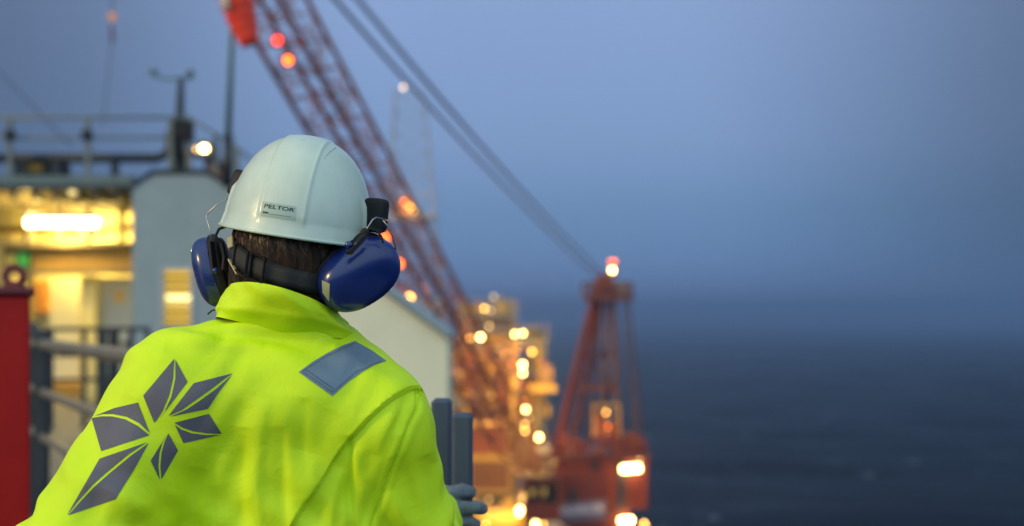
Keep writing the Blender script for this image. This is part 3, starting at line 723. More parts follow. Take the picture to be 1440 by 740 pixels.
vm=nt.nodes.new('ShaderNodeVectorMath'); vm.operation='MULTIPLY'; nt.links.new(sc.outputs[0],vm.inputs[0]); nt.links.new(mv.outputs[1],vm.inputs[1])
ad=nt.nodes.new('ShaderNodeVectorMath'); ad.operation='ADD'; nt.links.new(vm.outputs[0],ad.inputs[0]); nt.links.new(sk.outputs[0],ad.inputs[1])
nt.links.new(ad.outputs[0],bg.inputs['Color']); bg.inputs['Strength'].default_value=1.0
sl=bpy.data.lights.new('sun','SUN'); sl.energy=1.9; sl.angle=math.radians(10); sl.color=(1,.68,.26); so=bpy.data.objects.new('sun',sl); COL.objects.link(so)
so.rotation_euler=SUN.to_track_quat('-Z','Y').to_euler(); so.location=(-10,-10,60)
cd=bpy.data.cameras.new('camera'); cd.lens=50; cd.sensor_width=36; cd.shift_y=(HY-370)/1440; cd.clip_start=.05; cd.clip_end=30000
co=bpy.data.objects.new('camera',cd); COL.objects.link(co); co.location=(0,0,CZ); co.rotation_euler=(PI/2,0,0); S.camera=co
cd.dof.use_dof=True; cd.dof.focus_distance=2.03; cd.dof.aperture_fstop=3.05; cd.dof.aperture_blades=0
def spot(px,py,D,power,col=(1,.62,.25),r=.25):
    l=bpy.data.lights.new('lamp_or_fill_light','POINT'); l.energy=power; l.color=col; l.shadow_soft_size=r; o=bpy.data.objects.new('lamp_or_fill_light',l); COL.objects.link(o); o.location=W(px,py,D); return o

# ================================================================== SEA AND HAZE
mw=mat('sea_water',(.004,.008,.013),.40,spec=.16); nt=mw.node_tree; b=nt.nodes['Principled BSDF']; b.inputs['IOR'].default_value=1.13; tcn=nt.nodes.new('ShaderNodeTexCoord')
n1=nt.nodes.new('ShaderNodeTexNoise'); n1.inputs['Scale'].default_value=.16; n1.inputs['Detail'].default_value=8; n1.inputs['Roughness'].default_value=.6
n2=nt.nodes.new('ShaderNodeTexNoise'); n2.inputs['Scale'].default_value=.9; n2.inputs['Detail'].default_value=4
for q in (n1,n2): nt.links.new(tcn.outputs['Object'],q.inputs['Vector'])
b1=nt.nodes.new('ShaderNodeBump'); b1.inputs['Distance'].default_value=1.2; b1.inputs['Strength'].default_value=.8; b2=nt.nodes.new('ShaderNodeBump'); b2.inputs['Distance'].default_value=.15; b2.inputs['Strength'].default_value=.7
nt.links.new(n1.outputs['Fac'],b1.inputs['Height']); nt.links.new(n2.outputs['Fac'],b2.inputs['Height']); nt.links.new(b1.outputs['Normal'],b2.inputs['Normal']); nt.links.new(b2.outputs['Normal'],b.inputs['Normal'])
foam=nt.nodes.new('ShaderNodeValToRGB'); foam.color_ramp.elements[0].position=.60; foam.color_ramp.elements[1].position=.70; foam.color_ramp.elements[0].color=(.003,.006,.010,1); foam.color_ramp.elements[1].color=(.14,.17,.20,1)
n3=nt.nodes.new('ShaderNodeTexNoise'); n3.inputs['Scale'].default_value=.07; n3.inputs['Detail'].default_value=9; n3.inputs['Roughness'].default_value=.7; nt.links.new(tcn.outputs['Object'],n3.inputs['Vector']); nt.links.new(n3.outputs['Fac'],foam.inputs['Fac']); nt.links.new(foam.outputs['Color'],b.inputs['Base Color'])
# swell: real geometry where the camera sees the sea, coarse further out
nx,ny=150,230; xs=np.linspace(-260,1100,nx); ys=150+ (np.linspace(0,1,ny)**2)*2400
X,Y=np.meshgrid(xs,ys); Z=np.zeros_like(X)
for k_ in range(16):
    a=rng.uniform(-.7,.7)+1.2; L=rng.uniform(18,95); Z+=.0065*L*np.sin((X*math.cos(a)+Y*math.sin(a))*2*PI/L+rng.uniform(0,6))
edge=np.minimum(1,np.minimum(np.minimum(X+260,1100-X)/150,np.minimum(Y-150,2550-Y)/150)); Z*=np.clip(edge,0,1)
vs=list(zip(X.ravel(),Y.ravel(),Z.ravel())); fs=[(j*nx+i,j*nx+i+1,(j+1)*nx+i+1,(j+1)*nx+i) for j in range(ny-1) for i in range(nx-1)]
mbs=MB(); mbs.add(vs,fs)
def quad(x0,x1,y0,y1): mbs.add([(x0,y0,0),(x1,y0,0),(x1,y1,0),(x0,y1,0)],[(0,1,2,3)])
BG=9000
quad(-BG,BG,-BG,150); quad(-BG,BG,2550,BG); quad(-BG,-260,150,2550); quad(1100,BG,150,2550)
sea=mbs.build('sea',mw,smooth=True,origin=(0,0,0)); tag(sea,kind='structure')
hz=MB().bx(-4000,4000,-1500,6500,-4,93); hm=bpy.data.materials.new('haze'); hm.use_nodes=True; hn_=hm.node_tree; hn_.nodes.remove(hn_.nodes['Principled BSDF'])
pv=hn_.nodes.new('ShaderNodeVolumePrincipled'); pv.inputs['Color'].default_value=(.40,.60,.90,1); pv.inputs['Density'].default_value=.00055; pv.inputs['Anisotropy'].default_value=.6
hn_.links.new(pv.outputs[0],hn_.nodes['Material Output'].inputs['Volume'])
haze=hz.build('haze',hm,origin=(0,0,0)); tag(haze,kind='stuff')

# ================================================================== NEAR DECK
dk=MB(); dk.prism([(-16,-6),(3.2,-6),(3.2,2.95),(-.46,2.95),(-.46,12),(-1.75,12),(-1.75,31),(-16,31)],FLOOR-.35,FLOOR); dk_o=dk.build('deck',M['deck'],origin=(0,0,FLOOR)); tag(dk_o,kind='structure')
hb=MB()
for x in (-14,-8,-3.6):
    for y in (-4,10,28): hb.lathe((x,y,-3),[(1.4,0),(1.4,FLOOR-.5+3)],20)
hb.bx(-15.8,-1.95,-5.8,30.8,FLOOR-5,FLOOR-.36); hbo=hb.build('platform_hull',M['modgrey'],origin=(0,0,0)); tag(hbo,kind='structure')

def railing(name,lbl,p0,p1,zt,rails,postn,r=.024,m='galv',toe=True,post_r=None,post_m=None,zb=FLOOR):
    p0=V(*p0);p1=V(*p1); t=thing(name,((p0.x+p1.x)/2,(p0.y+p1.y)/2,zb),lbl,'railing')
    for z in rails: MB().tube([V(p0.x,p0.y,z),V(p1.x,p1.y,z)],r,10).build('rail',M[m],t,smooth=True,auto=40)
    for i in range(postn):
        q=p0.lerp(p1,i/(postn-1)); b=MB().tube([V(q.x,q.y,zb),V(q.x,q.y,zt)],post_r or r*1.1,10); b.bx(q.x-.06,q.x+.06,q.y-.06,q.y+.06,zb,zb+.012)
        b.build('post',M[post_m or m],t,smooth=True,auto=40)
    if toe: MB().beam(V(p0.x,p0.y,zb+.08),V(p1.x,p1.y,zb+.08),.006,.12).build('toe_board',M[m],t)
    return t
# rail the man leans on, ending at a pair of square posts
t=thing('guard_rail',(-1.0,2.62,FLOOR),'grey guard rail ending in two square blue-grey posts beside the gloved hand','railing')
for z in (CZ-.335,CZ-.68,CZ-1.03): MB().tube([V(-.82,2.63,z),V(-.115,2.63,z)],.021,12).build('rail',M['galv'],t,smooth=True,auto=40)
for x in (-.80,-.30): MB().tube([V(x,2.63,FLOOR),V(x,2.63,CZ-.335)],.024,12).build('post',M['galv'],t,smooth=True,auto=40)
xr=(635-720)/F*2.60; xr2=(664-720)/F*2.60; xl=(606-720)/F*2.72; xl2=(634-720)/F*2.72
MB().bx(xr,xr2,2.60,2.66,FLOOR,W(0,583,2.6).z,bev=.006).build('end_post',M['bluepad'],t)
MB().bx(xl,xl2,2.72,2.78,FLOOR,W(0,562,2.72).z,bev=.006).build('end_post',M['bluepad'],t)
# left foreground railing, running towards us
t=thing('handrail',(-3.0,9.0,FLOOR),'worn steel handrail with dark posts beside the red cabinet','railing')
def Lr(px,py,D): return W(px,py,D)
A=W(38,481,11.); Bp=W(230,516,6.2)
for dz in (0,-.34,-.66):
    a=Lr(38,0,11.); a.z=A.z+dz; b_=Vector((Bp.x,Bp.y,A.z+dz)); MB().tube([a,b_],.040 if dz==0 else .03,10).build('rail',M['galv'],t,smooth=True,auto=40)
for s_ in (.04,.18,1.):
    q=A.lerp(Vector((Bp.x,Bp.y,A.z)),s_); b_=MB().bx(q.x-.045,q.x+.045,q.y-.045,q.y+.045,FLOOR,A.z+(.10 if s_<.3 else 0),bev=.01); b_.build('post',M['dsteel'],t)
q=A.lerp(Vector((Bp.x,Bp.y,A.z)),.10); MB().tube([V(q.x-.26,q.y+.5,A.z+.11),V(q.x-.05,q.y+.1,A.z+.12),V(q.x+.02,q.y,A.z+.06),V(q.x+.03,q.y,A.z-.05)],.035,10).build('bracket',M['dsteel'],t,smooth=True)
# red cabinet with lifting eye
Dc=4.6; t=thing('red_cabinet',(W(0,0,Dc).x,Dc+.3,FLOOR),'red painted steel cabinet with a lifting eye on top','cabinet')
zt=W(0,415,Dc).z; zl=W(0,404,Dc).z; RC=Matrix.Rotation(math.atan2(679,2000),3,'Z'); c0=V(W(42,0,Dc).x,Dc,0)
def cpt(u,v_,z): q=c0+RC@V(u,v_,0); return V(q.x,q.y,z)
MB().box(cpt(-.45,.28,(FLOOR+.02+zt)/2),(.90,.55,zt-FLOOR-.02),RC,bev=.008).build('cabinet_body',M['red'],t)
MB().box(cpt(-.45,.28,(zt+zl)/2),(.93,.58,zl-zt),RC,bev=.005).build('cabinet_lid',M['dred'],t)
e0=cpt(-.05,.20,zl); ex=e0.x; ez=zl; rb=MB()
rb.tube([V(ex+.030*math.cos(a),e0.y,ez+.042+.030*math.sin(a)) for a in np.linspace(0,2*PI,25)],.0105,10); rb.box((ex,e0.y,ez+.007),(.06,.05,.014),None,bev=.003); rb.build('lifting_eye',M['dred'],t,smooth=True,auto=40)

# ================================================================== DECKHOUSE, 24 m away on the left
DH=24.; X=lambda px,D=DH:(px-CX)/F*D
Z=lambda py,D=DH: CZ+(HY-py)/F*D
b=thing('deckhouse',(X(120),DH+3,FLOOR),'grey deckhouse with a yellow-lit recess, grey gable wall and roof railing','building')
zr=Z(247); zc=Z(264)
# back wall of the recess, ceiling, side walls, floor step
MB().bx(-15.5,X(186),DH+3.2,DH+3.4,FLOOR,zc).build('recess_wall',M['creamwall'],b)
MB().bx(-15.5,X(186),DH-.02,DH+3.4,zc,zr).build('roof',M['roofedge'],b)
MB().bx(-15.6,X(187),DH-.12,DH-.023,zc-.05,zc+.04).build('gutter',M['dsteel'],b)
for i in range(9):
    x=X(-40+i*29); MB().bx(x-.05,x+.05,DH+.02,DH+3.18,zc-.20,zc-.003).build('ceiling_beam',M['steelgrn'],b)
MB().bx(-15.5,X(186),DH+.9,DH+1.1,zc-.95,zc-.87).build('cable_tray',M['steelgrn'],b)
for px in (12,56,100,148): MB().tube([V(X(px),DH+1.,zc-.003),V(X(px),DH+1.,zc-.9)],.06,8).build('hanger',M['steelgrn'],b)
MB().bx(X(4,DH+1.2),X(186),DH+1.2,DH+1.5,Z(378,DH+1.2),Z(346,DH+1.2)).build('ochre_beam',M['ochre'],b)
MB().bx(X(4,DH+1.2),X(186),DH+1.17,DH+1.53,Z(386,DH+1.2),Z(378,DH+1.2)-.003).build('beam_flange',M['steelgrn'],b)
MB().bx(X(0),X(6),DH+1.2,DH+1.5,FLOOR,zc-.21).build('column',M['steelgrn'],b)
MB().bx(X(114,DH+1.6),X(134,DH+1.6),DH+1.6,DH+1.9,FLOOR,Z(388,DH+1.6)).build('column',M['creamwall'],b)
MB().bx(X(68,DH+3),X(110,DH+3),DH+3.05,DH+3.19,FLOOR,Z(392,DH+3)).build('panel',M['cream'],b)
MB().bx(X(46,DH+3),X(66,DH+3),DH+2.9,DH+3.19,Z(440,DH+3),Z(396,DH+3)).build('wall_box',M['orangebox'],b)
dr=MB().bx(X(137,DH+1.9),X(184,DH+1.9),DH+1.9,DH+2.0,FLOOR,Z(390,DH+2)).build('door',M['doorgrey'],b)
dh=MB(); dh.tube([V(X(176,25.8),DH+1.83,FLOOR+1.0),V(X(168,25.8),DH+1.83,FLOOR+1.0)],.02,8); dh.bx(X(174,25.8),X(178,25.8),DH+1.81,DH+1.898,FLOOR+.95,FLOOR+1.05); dh.build('door_handle',M['dsteel'],dr)
MB().bx(X(160,25.8),X(172,25.8),DH+1.87,DH+1.898,Z(425,DH+2),Z(410,DH+2)).build('door_plate',M['modyellow'],dr)
MB().bx(X(0),X(186),DH+1.9,DH+3.18,FLOOR,FLOOR+.25).build('step',M['ochre'],b)
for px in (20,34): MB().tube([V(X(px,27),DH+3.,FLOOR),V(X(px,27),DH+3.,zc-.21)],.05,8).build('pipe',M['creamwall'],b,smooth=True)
MB().tube([V(-15,DH+2.6,zc-.5),V(X(60),DH+2.6,zc-.55),V(X(150),DH+2.6,zc-.5)],.06,8).build('pipe',M['ochre'],b,smooth=True)
# grey gable block
Dg=23.; X2=lambda px:(px-CX)/F*Dg; Z2=lambda py:CZ+(HY-py)/F*Dg
pts=[(186,262),(215,243),(290,243),(322,262),(350,290),(350,575)]
g=MB(); y0,y1=Dg,Dg+5
def P3(px,py,y): return V(X2(px),y,Z2(py) if py<570 else FLOOR)
wx=(X2(227),X2(271)); wz=(Z2(463),Z2(377))
prof=[P3(186,575,0),P3(350,575,0),P3(350,290,0),P3(322,263,0),P3(290,246,0),P3(215,246,0),P3(186,264,0)]
# front wall built round the window opening
g.bx(X2(186),wx[0],y0,y0+.12,FLOOR,Z2(264)); g.bx(wx[0],wx[1],y0,y0+.12,FLOOR,wz[0]); g.bx(wx[0],wx[1],y0,y0+.12,wz[1],Z2(264)); g.bx(wx[1],X2(324),y0,y0+.12,FLOOR,Z2(264)); g.bx(X2(324),X2(350),y0,y0+.12,FLOOR,Z2(292))
g.extr([P3(324,292,y0),P3(350,292,y0),P3(324,264,y0)],(0,.12,0)); g.extr([P3(186,264,y0),P3(322,264,y0),P3(290,246,y0),P3(215,246,y0)],(0,.12,0))
g.bx(X2(186),X2(186)+.12,y0+.121,y1,FLOOR,Z2(264)); g.bx(X2(350)-.12,X2(350),y0+.121,y1,FLOOR,Z2(292)); g.bx(X2(186)+.12,X2(350)-.12,y1-.12,y1,FLOOR,Z2(264))
g.build('wall',M['wallgrey'],b)
rf=MB(); ed=[P3(183,266,0),P3(214,243,0),P3(291,243,0),P3(324,262,0),P3(353,292,0)]
for i in range(4):
    a=ed[i]; c=ed[i+1]; rf.add([V(a.x,y0-.04,a.z),V(c.x,y0-.04,c.z),V(c.x,y1,c.z),V(a.x,y1,a.z),V(a.x,y0-.04,a.z+.05),V(c.x,y0-.04,c.z+.05),V(c.x,y1,c.z+.05),V(a.x,y1,a.z+.05)],[(0,1,2,3),(4,5,6,7)[::-1],(0,4,5,1),(3,2,6,7),(0,3,7,4),(1,5,6,2)])
rf.build('gable_roof',M['dsteel'],b)
wf=MB(); wd=.035
wf.bx(wx[0]-.02,wx[0]+wd,y0-.02,y0+.10,wz[0]-.02,wz[1]+.02); wf.bx(wx[1]-wd,wx[1]+.02,y0-.02,y0+.10,wz[0]-.02,wz[1]+.02); wf.bx(wx[0]+wd,wx[1]-wd,y0-.02,y0+.10,wz[1]-wd,wz[1]+.02); wf.bx(wx[0]+wd,wx[1]-wd,y0-.02,y0+.10,wz[0]-.02,wz[0]+wd)
wo=wf.build('window',M['doorgrey'],b)
MB().bx(wx[0],wx[1],y0+.20,y0+.22,wz[0],wz[1]).build('lit_blind',M['winlit'],wo)
zq=(Z2(427),Z2(412)); MB().bx(wx[0]+.04,wx[1]-.04,y0+.17,y0+.19,zq[0],zq[1]).build('lamp_strip',M['winlit2'],wo)
sl_=MB(); k_=0
z=wz[0]+.06
while z<wz[1]-.03:
    sl_.box(((wx[0]+wx[1])/2,y0+.12,z),(wx[1]-wx[0]-.03,.03,.045),Matrix.Rotation(.2,3,'X')); z+=.13
sl_.build('blind_slats',M['steelgrn'],wo)
# lamps of the recess
t=thing('tube_light',(X(87),DH+.6,Z(313)),'long glowing fluorescent tube under the deckhouse ceiling','lamp')
y_=DH+.55; MB().tube([V(X(37,y_),y_,Z(313,y_)),V(X(137,y_),y_,Z(313,y_))],.075,14).build('tube',M['tube'],t,smooth=True)
MB().bx(X(36,y_),X(138,y_),y_-.05,y_+.05,Z(313,y_)+.09,Z(313,y_)+.16).build('lamp_housing_or_backing',M['modgrey'],t)
MB().bx(X(86,y_)-.02,X(86,y_)+.02,y_-.02,y_+.02,Z(313,y_)+.162,zc-.003).build('stem',M['steelgrn'],t)
t=thing('flood_lamp',(X(118),DH+2.0,Z(330)),'bright flood lamp glowing on the recess wall below the tube light','lamp')
y_=DH+2.; MB().ball((X(116,y_),y_,Z(328,y_)),(.13,.06,.08),20).build('lamp_glass',lampmat('warm_glass',(1,.8,.3),1.5),t,smooth=True); MB().bx(X(100,y_),X(132,y_),y_+.09,y_+.2,Z(335,y_),Z(318,y_)).build('lamp_back',M['modgrey'],t)
MB().bx(X(116,y_)-.03,X(116,y_)+.03,y_+.2,DH+3.19,Z(328,y_)-.03,Z(328,y_)+.03).build('bracket',M['modgrey'],t)
for px,py,y,p in ((87,325,DH+.7,170),(118,330,DH+2.6,330),(150,320,DH+2.4,60),(45,300,DH+.5,60),(150,420,DH+.9,12)): spot(px,py,y,p,(1,.72,.20),.2)
y_=DH+.06; t=thing('ceiling_lamp',(X(103,y_),y_,Z(270,y_)),'small round ceiling lamp at the roof edge of the recess','lamp')
MB().ball((X(103,y_),y_,zc-.08),(.08,.08,.05),14).build('lamp_glass',lampmat('soft_lamp',(1,.78,.3),1.6),t,smooth=True); MB().lathe((X(103,y_),y_,zc-.03),[(.09,0),(.09,.027)],14).build('lamp_base',M['modgrey'],t)
# escape sign
y_=DH+1.14; t=thing('exit_sign',(X(24,y_),y_,Z(372,y_)),'small lit green and yellow escape sign on the ochre beam','sign')
MB().bx(X(6,y_),X(43,y_),y_,y_+.05,Z(376,y_),Z(353,y_)).build('sign_box',M['dsteel'],t)
MB().bx(X(24,y_),X(41,y_),y_-.008,y_-.002,Z(374,y_),Z(355,y_)).build('green_panel',M['greensign'],t)
MB().bx(X(9,y_),X(21,y_),y_-.008,y_-.002,Z(373,y_),Z(357,y_)).build('yellow_panel',M['yelsign'],t)
# inner railing near the building
t=railing('deckhouse_railing','dark grey railing in front of the lit recess',(X(72,19),19.,0),(X(192,19),19.6,0),Z(460,19),(Z(463,19),Z(500,19),Z(535,19)),4,.03,'dsteel',False)
for px in (134,140,150,178): MB().bx(X(px,19)-.03,X(px,19)+.03,19.2,19.26,FLOOR,Z(462,19)).build('post',M['dsteel'],t)
# roof railing
t=thing('roof_railing',(X(120),DH+.3,zr),'grey-green railing round the deckhouse roof','railing')
for py,r_ in ((163,.028),(192,.024)):
    MB().tube([V(X(-60),DH+.2,Z(py)),V(X(262),DH+.2,Z(py))],r_,8).build('rail',M['railpaint'],t,smooth=True)
    MB().tube([V(X(262),DH+.2,Z(py)),V(X(330),DH+.2,Z(py+42)),V(X(350),DH+.2,Z(py+60))],r_*.8,8).build('rail',M['railpaint'],t,smooth=True)
for px in (-50,8,119,236,262,300,330): MB().bx(X(px)-.04,X(px)+.04,DH+.16,DH+.24,zr,Z(163 if px<=262 else 163+(px-262)*.62)).build('post',M['railpaint'],t)
for px in (10,119): MB().ball((X(px),DH+.12,Z(188)),.11,10).build('clamp',M['dsteel'],t,smooth=True)
# thick dark pipe with an upturned end
t=thing('vent_pipe',(X(110),DH-.1,zr),'thick black pipe along the roof edge, turned up at its end','pipe')
MB().tube([V(X(-60),DH+.5,Z(218)),V(X(212),DH+.5,Z(218)),V(X(224),DH+.5,Z(212)),V(X(229),DH+.5,Z(200)),V(X(230),DH+.5,Z(180))],.085,12).build('pipe',M['dsteel'],t,smooth=True)
for px in (20,66,150): MB().bx(X(px)-.06,X(px)+.06,DH+.44,DH+.56,zr,Z(221)).build('support',M['dsteel'],t)
# roof boxes
t=thing('roof_box',(X(25),DH+1.,zr),'low grey locker with a yellow front on the deckhouse roof','box')
MB().bx(X(-4),X(50),DH+.8,DH+1.4,zr,Z(228,DH+.8),bev=.02).build('box_body',M['dsteel'],t); MB().bx(X(10),X(38),DH+.78,DH+.798,Z(242,DH+.8),Z(232,DH+.8)).build('front_panel',M['modyellow'],t)
t=tag(MB().bx(X(62),X(74),DH+.8,DH+1.,zr,Z(222),bev=.02).build('vent_stub',M['dsteel']),'short grey vent stub between the roof railing posts','vent')
# weather mast
t=thing('weather_mast',(X(240),DH+.6,Z(243)),'dark instrument mast with a curved wind vane and a black box','mast')
MB().tube([V(X(240),DH+.6,zr-.05),V(X(240),DH+.6,Z(200)),V(X(243),DH+.6,Z(102))],[.16,.11,.05],10).build('mast_pole',M['dsteel'],t,smooth=True)
MB().tube([V(X(200),DH+.6,Z(92)),V(X(208),DH+.6,Z(100)),V(X(222),DH+.6,Z(103)),V(X(243),DH+.6,Z(102)),V(X(255),DH+.6,Z(99))],.020,8).build('vane_arm',M['greenpole'],t,smooth=True)
MB().ball((X(203),DH+.6,Z(93)),(.09,.03,.06),10).build('wind_sensor',M['greenpole'],t,smooth=True); MB().ball((X(256),DH+.6,Z(96)),(.07,.07,.10),10).build('wind_sensor',M['greenpole'],t,smooth=True)
MB().bx(X(244),X(270),DH-.1,DH+.2,Z(196),Z(170),bev=.02).build('instrument_box',M['black'],t)
MB().bx(X(228),X(247),DH+.45,DH+.75,Z(240),Z(222),bev=.02).build('junction_box',M['dsteel'],t)
MB().tube([V(X(243),DH+.3,Z(212)),V(X(275),DH+.3,Z(214)),V(X(318),DH+.3,Z(238))],.06,8).build('stay',M['dsteel'],t,smooth=True)
# roof flood light
t=thing('roof_floodlight',(X(287),DH,Z(240)),'round lit floodlight on the railing beside the instrument mast','lamp')
MB().ball((X(287),DH,Z(209)),(.065,.03,.05),24).build('lamp_glass',M['lwhite'],t,smooth=True); MB().lathe((X(287),DH+.13,Z(209)),[(.14,-.07),(.14,.07)],16,rot=Matrix.Rotation(PI/2,3,'X')).build('lamp_housing_or_backing',M['dsteel'],t)
MB().tube([V(X(287),DH+.13,Z(212)),V(X(287),DH+.17,Z(245))],.03,8).build('stem',M['dsteel'],t,smooth=True)
MB().ball((X(275),DH+.1,Z(209)),.03,10).build('side_lamp',M['lyellow'],t,smooth=True)
t=tag(MB().bx(X(268),X(300),DH+1.4,DH+1.7,zr,Z(226,DH+1.4),bev=.03).build('equipment_case',M['modred']),'reddish equipment case on the roof below the floodlight','box')
t=tag(MB().bx(X(322),X(352),DH+.9,DH+1.,zr,Z(236),bev=.03).build('roof_hatch',M['dsteel']),'dark hatch on the roof right of the flag-less pole','hatch'); t['label']='dark hatch on the roof beside the windsock pole'
# windsock and its pole
Dw=21.; t=thing('windsock_pole',(X(323,Dw+2),Dw+2,zr),'tall slim green-grey pole carrying the orange windsock','pole')
Dw=23.
MB().tube([V(X(320,Dw),Dw,Z(262,Dw)),V(X(321,Dw),Dw,Z(190,Dw))],.085,10).build('pole_base',M['dsteel'],t,smooth=True)
MB().tube([V(X(321,Dw),Dw,Z(190,Dw)),V(X(326,Dw),Dw,Z(60,Dw)),V(X(328,Dw),Dw,Z(-40,Dw))],[.055,.04,.035],10).build('pole_shaft',M['greenpole'],t,smooth=True)
ws=MB(); cl=[(333,-34),(334,-12),(337,8),(343,30),(350,50),(356,66)]; rd=[.27,.265,.255,.225,.185,.155]
pl=[V(X(a,Dw),Dw-.25,Z(c,Dw)) for a,c in cl]; cc=[]; rr=[]
for i in range(len(pl)-1):
    for k_ in range(5):
        s_=k_/5; cc.append(pl[i].lerp(pl[i+1],s_)); rr.append((rd[i]*(1-s_)+rd[i+1]*s_)*(1+.07*math.sin(9*(i+s_))))
cc.append(pl[-1]); rr.append(rd[-1]); ws.tube(cc,rr,20)
wso=ws.build('windsock',M['windsock'],None,smooth=True,origin=pl[0]); tag(wso,'orange-red windsock hanging limp beside its pole','windsock')
bd=MB(); bd.tube([V(X(321,Dw),Dw-.52,Z(-5,Dw)),V(X(326,Dw),Dw-.53,Z(12,Dw)),V(X(328,Dw),Dw-.50,Z(24,Dw))],.05,8); bd.build('pale_band',M['cream'],wso,smooth=True)
# thin guy wire at far left
t=tag(MB().tube([W(-60,40,26),W(100,205,26)],.012,6).build('guy_wire',M['cable']),'thin guy wire slanting down to the roof at far left','wire')
# cream gable shed right of the man
Ds=11.; X4=lambda px:(px-CX)/F*Ds; Z4=lambda py:CZ+(HY-py)/F*Ds
t=thing('gable_shed',(X4(560),Ds,FLOOR),'cream-coloured shed with a sloping roof beyond the right shoulder','shed')
pf=[(440,700),(629,700),(629,476),(545,415),(500,382),(440,425)]
MB().extr([V(X4(a),Ds,Z4(c) if c<690 else FLOOR) for a,c in pf],(0,.9,0)).build('wall',M['cream'],t)
ro=MB()
for (a,c) in (((437,429),(500,378)),((500,378),(633,476))):
    p=V(X4(a[0]),Ds-.06,Z4(a[1])); q=V(X4(c[0]),Ds-.06,Z4(c[1])); ro.extr([p,q,q+V(0,0,.05),p+V(0,0,.05)],(0,1.0,0))
ro.build('roof',M['wallgrey'],t)

# ================================================================== THE CRANE (about 100 m away)
DC=100.; cr=thing('pedestal_crane',(W(825,0,DC).x,DC,0),'orange-red pedestal crane with a long lattice boom and lit lamps','crane')
XC=lambda px,D=DC:(px-CX)/F*D
ZC=lambda py,D=DC:CZ+(HY-py)/F*D
px0=XC(825)
MB().lathe((px0,DC+2,-3),[(2.1,0),(2.1,ZC(752)+3-1.5),(2.9,ZC(752)+3)],28).build('pedestal',M['cranered'],cr,smooth=True,auto=40)
# machinery house
hs=MB(); hs.extr([V(XC(778),DC-2,ZC(652)),V(XC(778),DC-2,ZC(722)),V(XC(800),DC-2,ZC(740)),V(XC(880),DC-2,ZC(735)),V(XC(885),DC-2,ZC(640)),V(XC(800),DC-2,ZC(640))],(0,6,0)); hs.build('machinery_house',M['cranered'],cr)
MB().bx(XC(882),XC(909),DC-1.6,DC+3,ZC(712),ZC(640),bev=.1).build('winch_housing',M['cranered'],cr)
for px in (806,826,846,866): MB().bx(XC(px)-.08,XC(px)+.08,DC-2.09,DC-2.003,ZC(718),ZC(655)).build('wall_rib',M['cranedark'],cr)
MB().bx(XC(752),XC(910),DC-2.4,DC+4.4,ZC(641),ZC(634)).build('upper_deck',M['cranedark'],cr)
for a_,c_,p_,q_ in ((868,880,716,648),(800,812,705,690),(832,842,662,650)): MB().bx(XC(a_,DC-2.1),XC(c_,DC-2.1),DC-2.12,DC-2.095,ZC(p_,DC-2.1),ZC(q_,DC-2.1)).build('shade_gap_panel',M['dsteel'],cr)  # dark panels standing in for shaded gaps in the house wall
# cab
cab=MB().bx(XC(735),XC(786),DC-3.6,DC,ZC(724),ZC(668),bev=.15).build('cab',M['cranered'],cr)
for a,c in ((740,757),(762,783)): MB().bx(XC(a,DC-3.6),XC(c,DC-3.6),DC-3.66,DC-3.603,ZC(706,DC-3.4),ZC(682,DC-3.4)).build('window',M['glassdark'],cab)
MB().bx(XC(745,DC-3.5),XC(752,DC-3.5),DC-3.72,DC-3.67,ZC(696,DC-3.5),ZC(688,DC-3.5)).build('cab_window_glint',lampmat('cab_glow',(1,.6,.1),.3),cab)  # glowing patches stand in for yellowish reflections in the cab windows
MB().bx(XC(762,DC-3.5),XC(768,DC-3.5),DC-3.72,DC-3.67,ZC(697,DC-3.5),ZC(686,DC-3.5)).build('cab_window_glint',lampmat('cab_glow_dim',(.9,.6,.1),.2),cab)
MB().bx(XC(732),XC(788),DC-3.8,DC+.2,ZC(668)+.003,ZC(663)).build('cab_roof',M['cranedark'],cr)
# name board under the house
sg=MB().box((XC(817,DC-2.3),DC-2.3,ZC(719,DC-2.3)),(3.4,.12,1.25),Matrix.Rotation(.08,3,'Y').inverted(),bev=.02).build('name_board',M['signg'],cr)
tv_,tf_=textmesh('SELDECOR',.95,.02,.02); Rm=Matrix.Rotation(.08,3,'Y').inverted()@Matrix.Rotation(PI/2,3,'X'); c0=V(XC(817,DC-2.4),DC-2.42,ZC(717,DC-2.3))
sc_=3.1/(max(q.x for q in tv_)-min(q.x for q in tv_)); MB().add([c0+Rm@(Vector((q.x*sc_,q.y*sc_,q.z))) for q in tv_],tf_).build('lettering',M['signw'],sg)
# A-frame
def leg(name,a,b_,w_,m='cranered',D0=DC,D1=DC): MB().beam(V(XC(a[0],D0),D0,ZC(a[1],D0)),V(XC(b_[0],D1),D1,ZC(b_[1],D1)),w_,w_).build(name,M[m],cr)
leg('a_frame_leg',(779,642),(841,400),.44,'cranered',DC-2,DC); leg('a_frame_leg',(803,640),(847,400),.30,'cranered',DC+3.5,DC+.6)
leg('a_frame_leg',(848,640),(853,400),.28,'cranedark',DC+2,DC+.6); leg('a_frame_leg',(871,640),(861,400),.40,'cranedark',DC-2,DC)
leg('back_stay',(905,640),(884,420),.14,'cranedark'); leg('back_stay',(893,640),(876,420),.12,'cranedark')
for i in range(11):
    s0=i/11; s1=(i+1)/11; a=(893-17*s0,640-220*s0); c=(905-21*s1,640-220*s1); leg('stay_lacing',a,c,.07,'cranedark')
leg('cross_beam',(797,545),(866,545),.5,'cranedark',DC-1,DC-1); leg('cross_beam',(812,498),(862,498),.22,'cranedark'); leg('brace',(797,545),(850,498),.16,'cranedark'); leg('brace',(866,545),(816,498),.16,'cranedark'); leg('brace',(785,615),(866,545),.16,'cranedark')
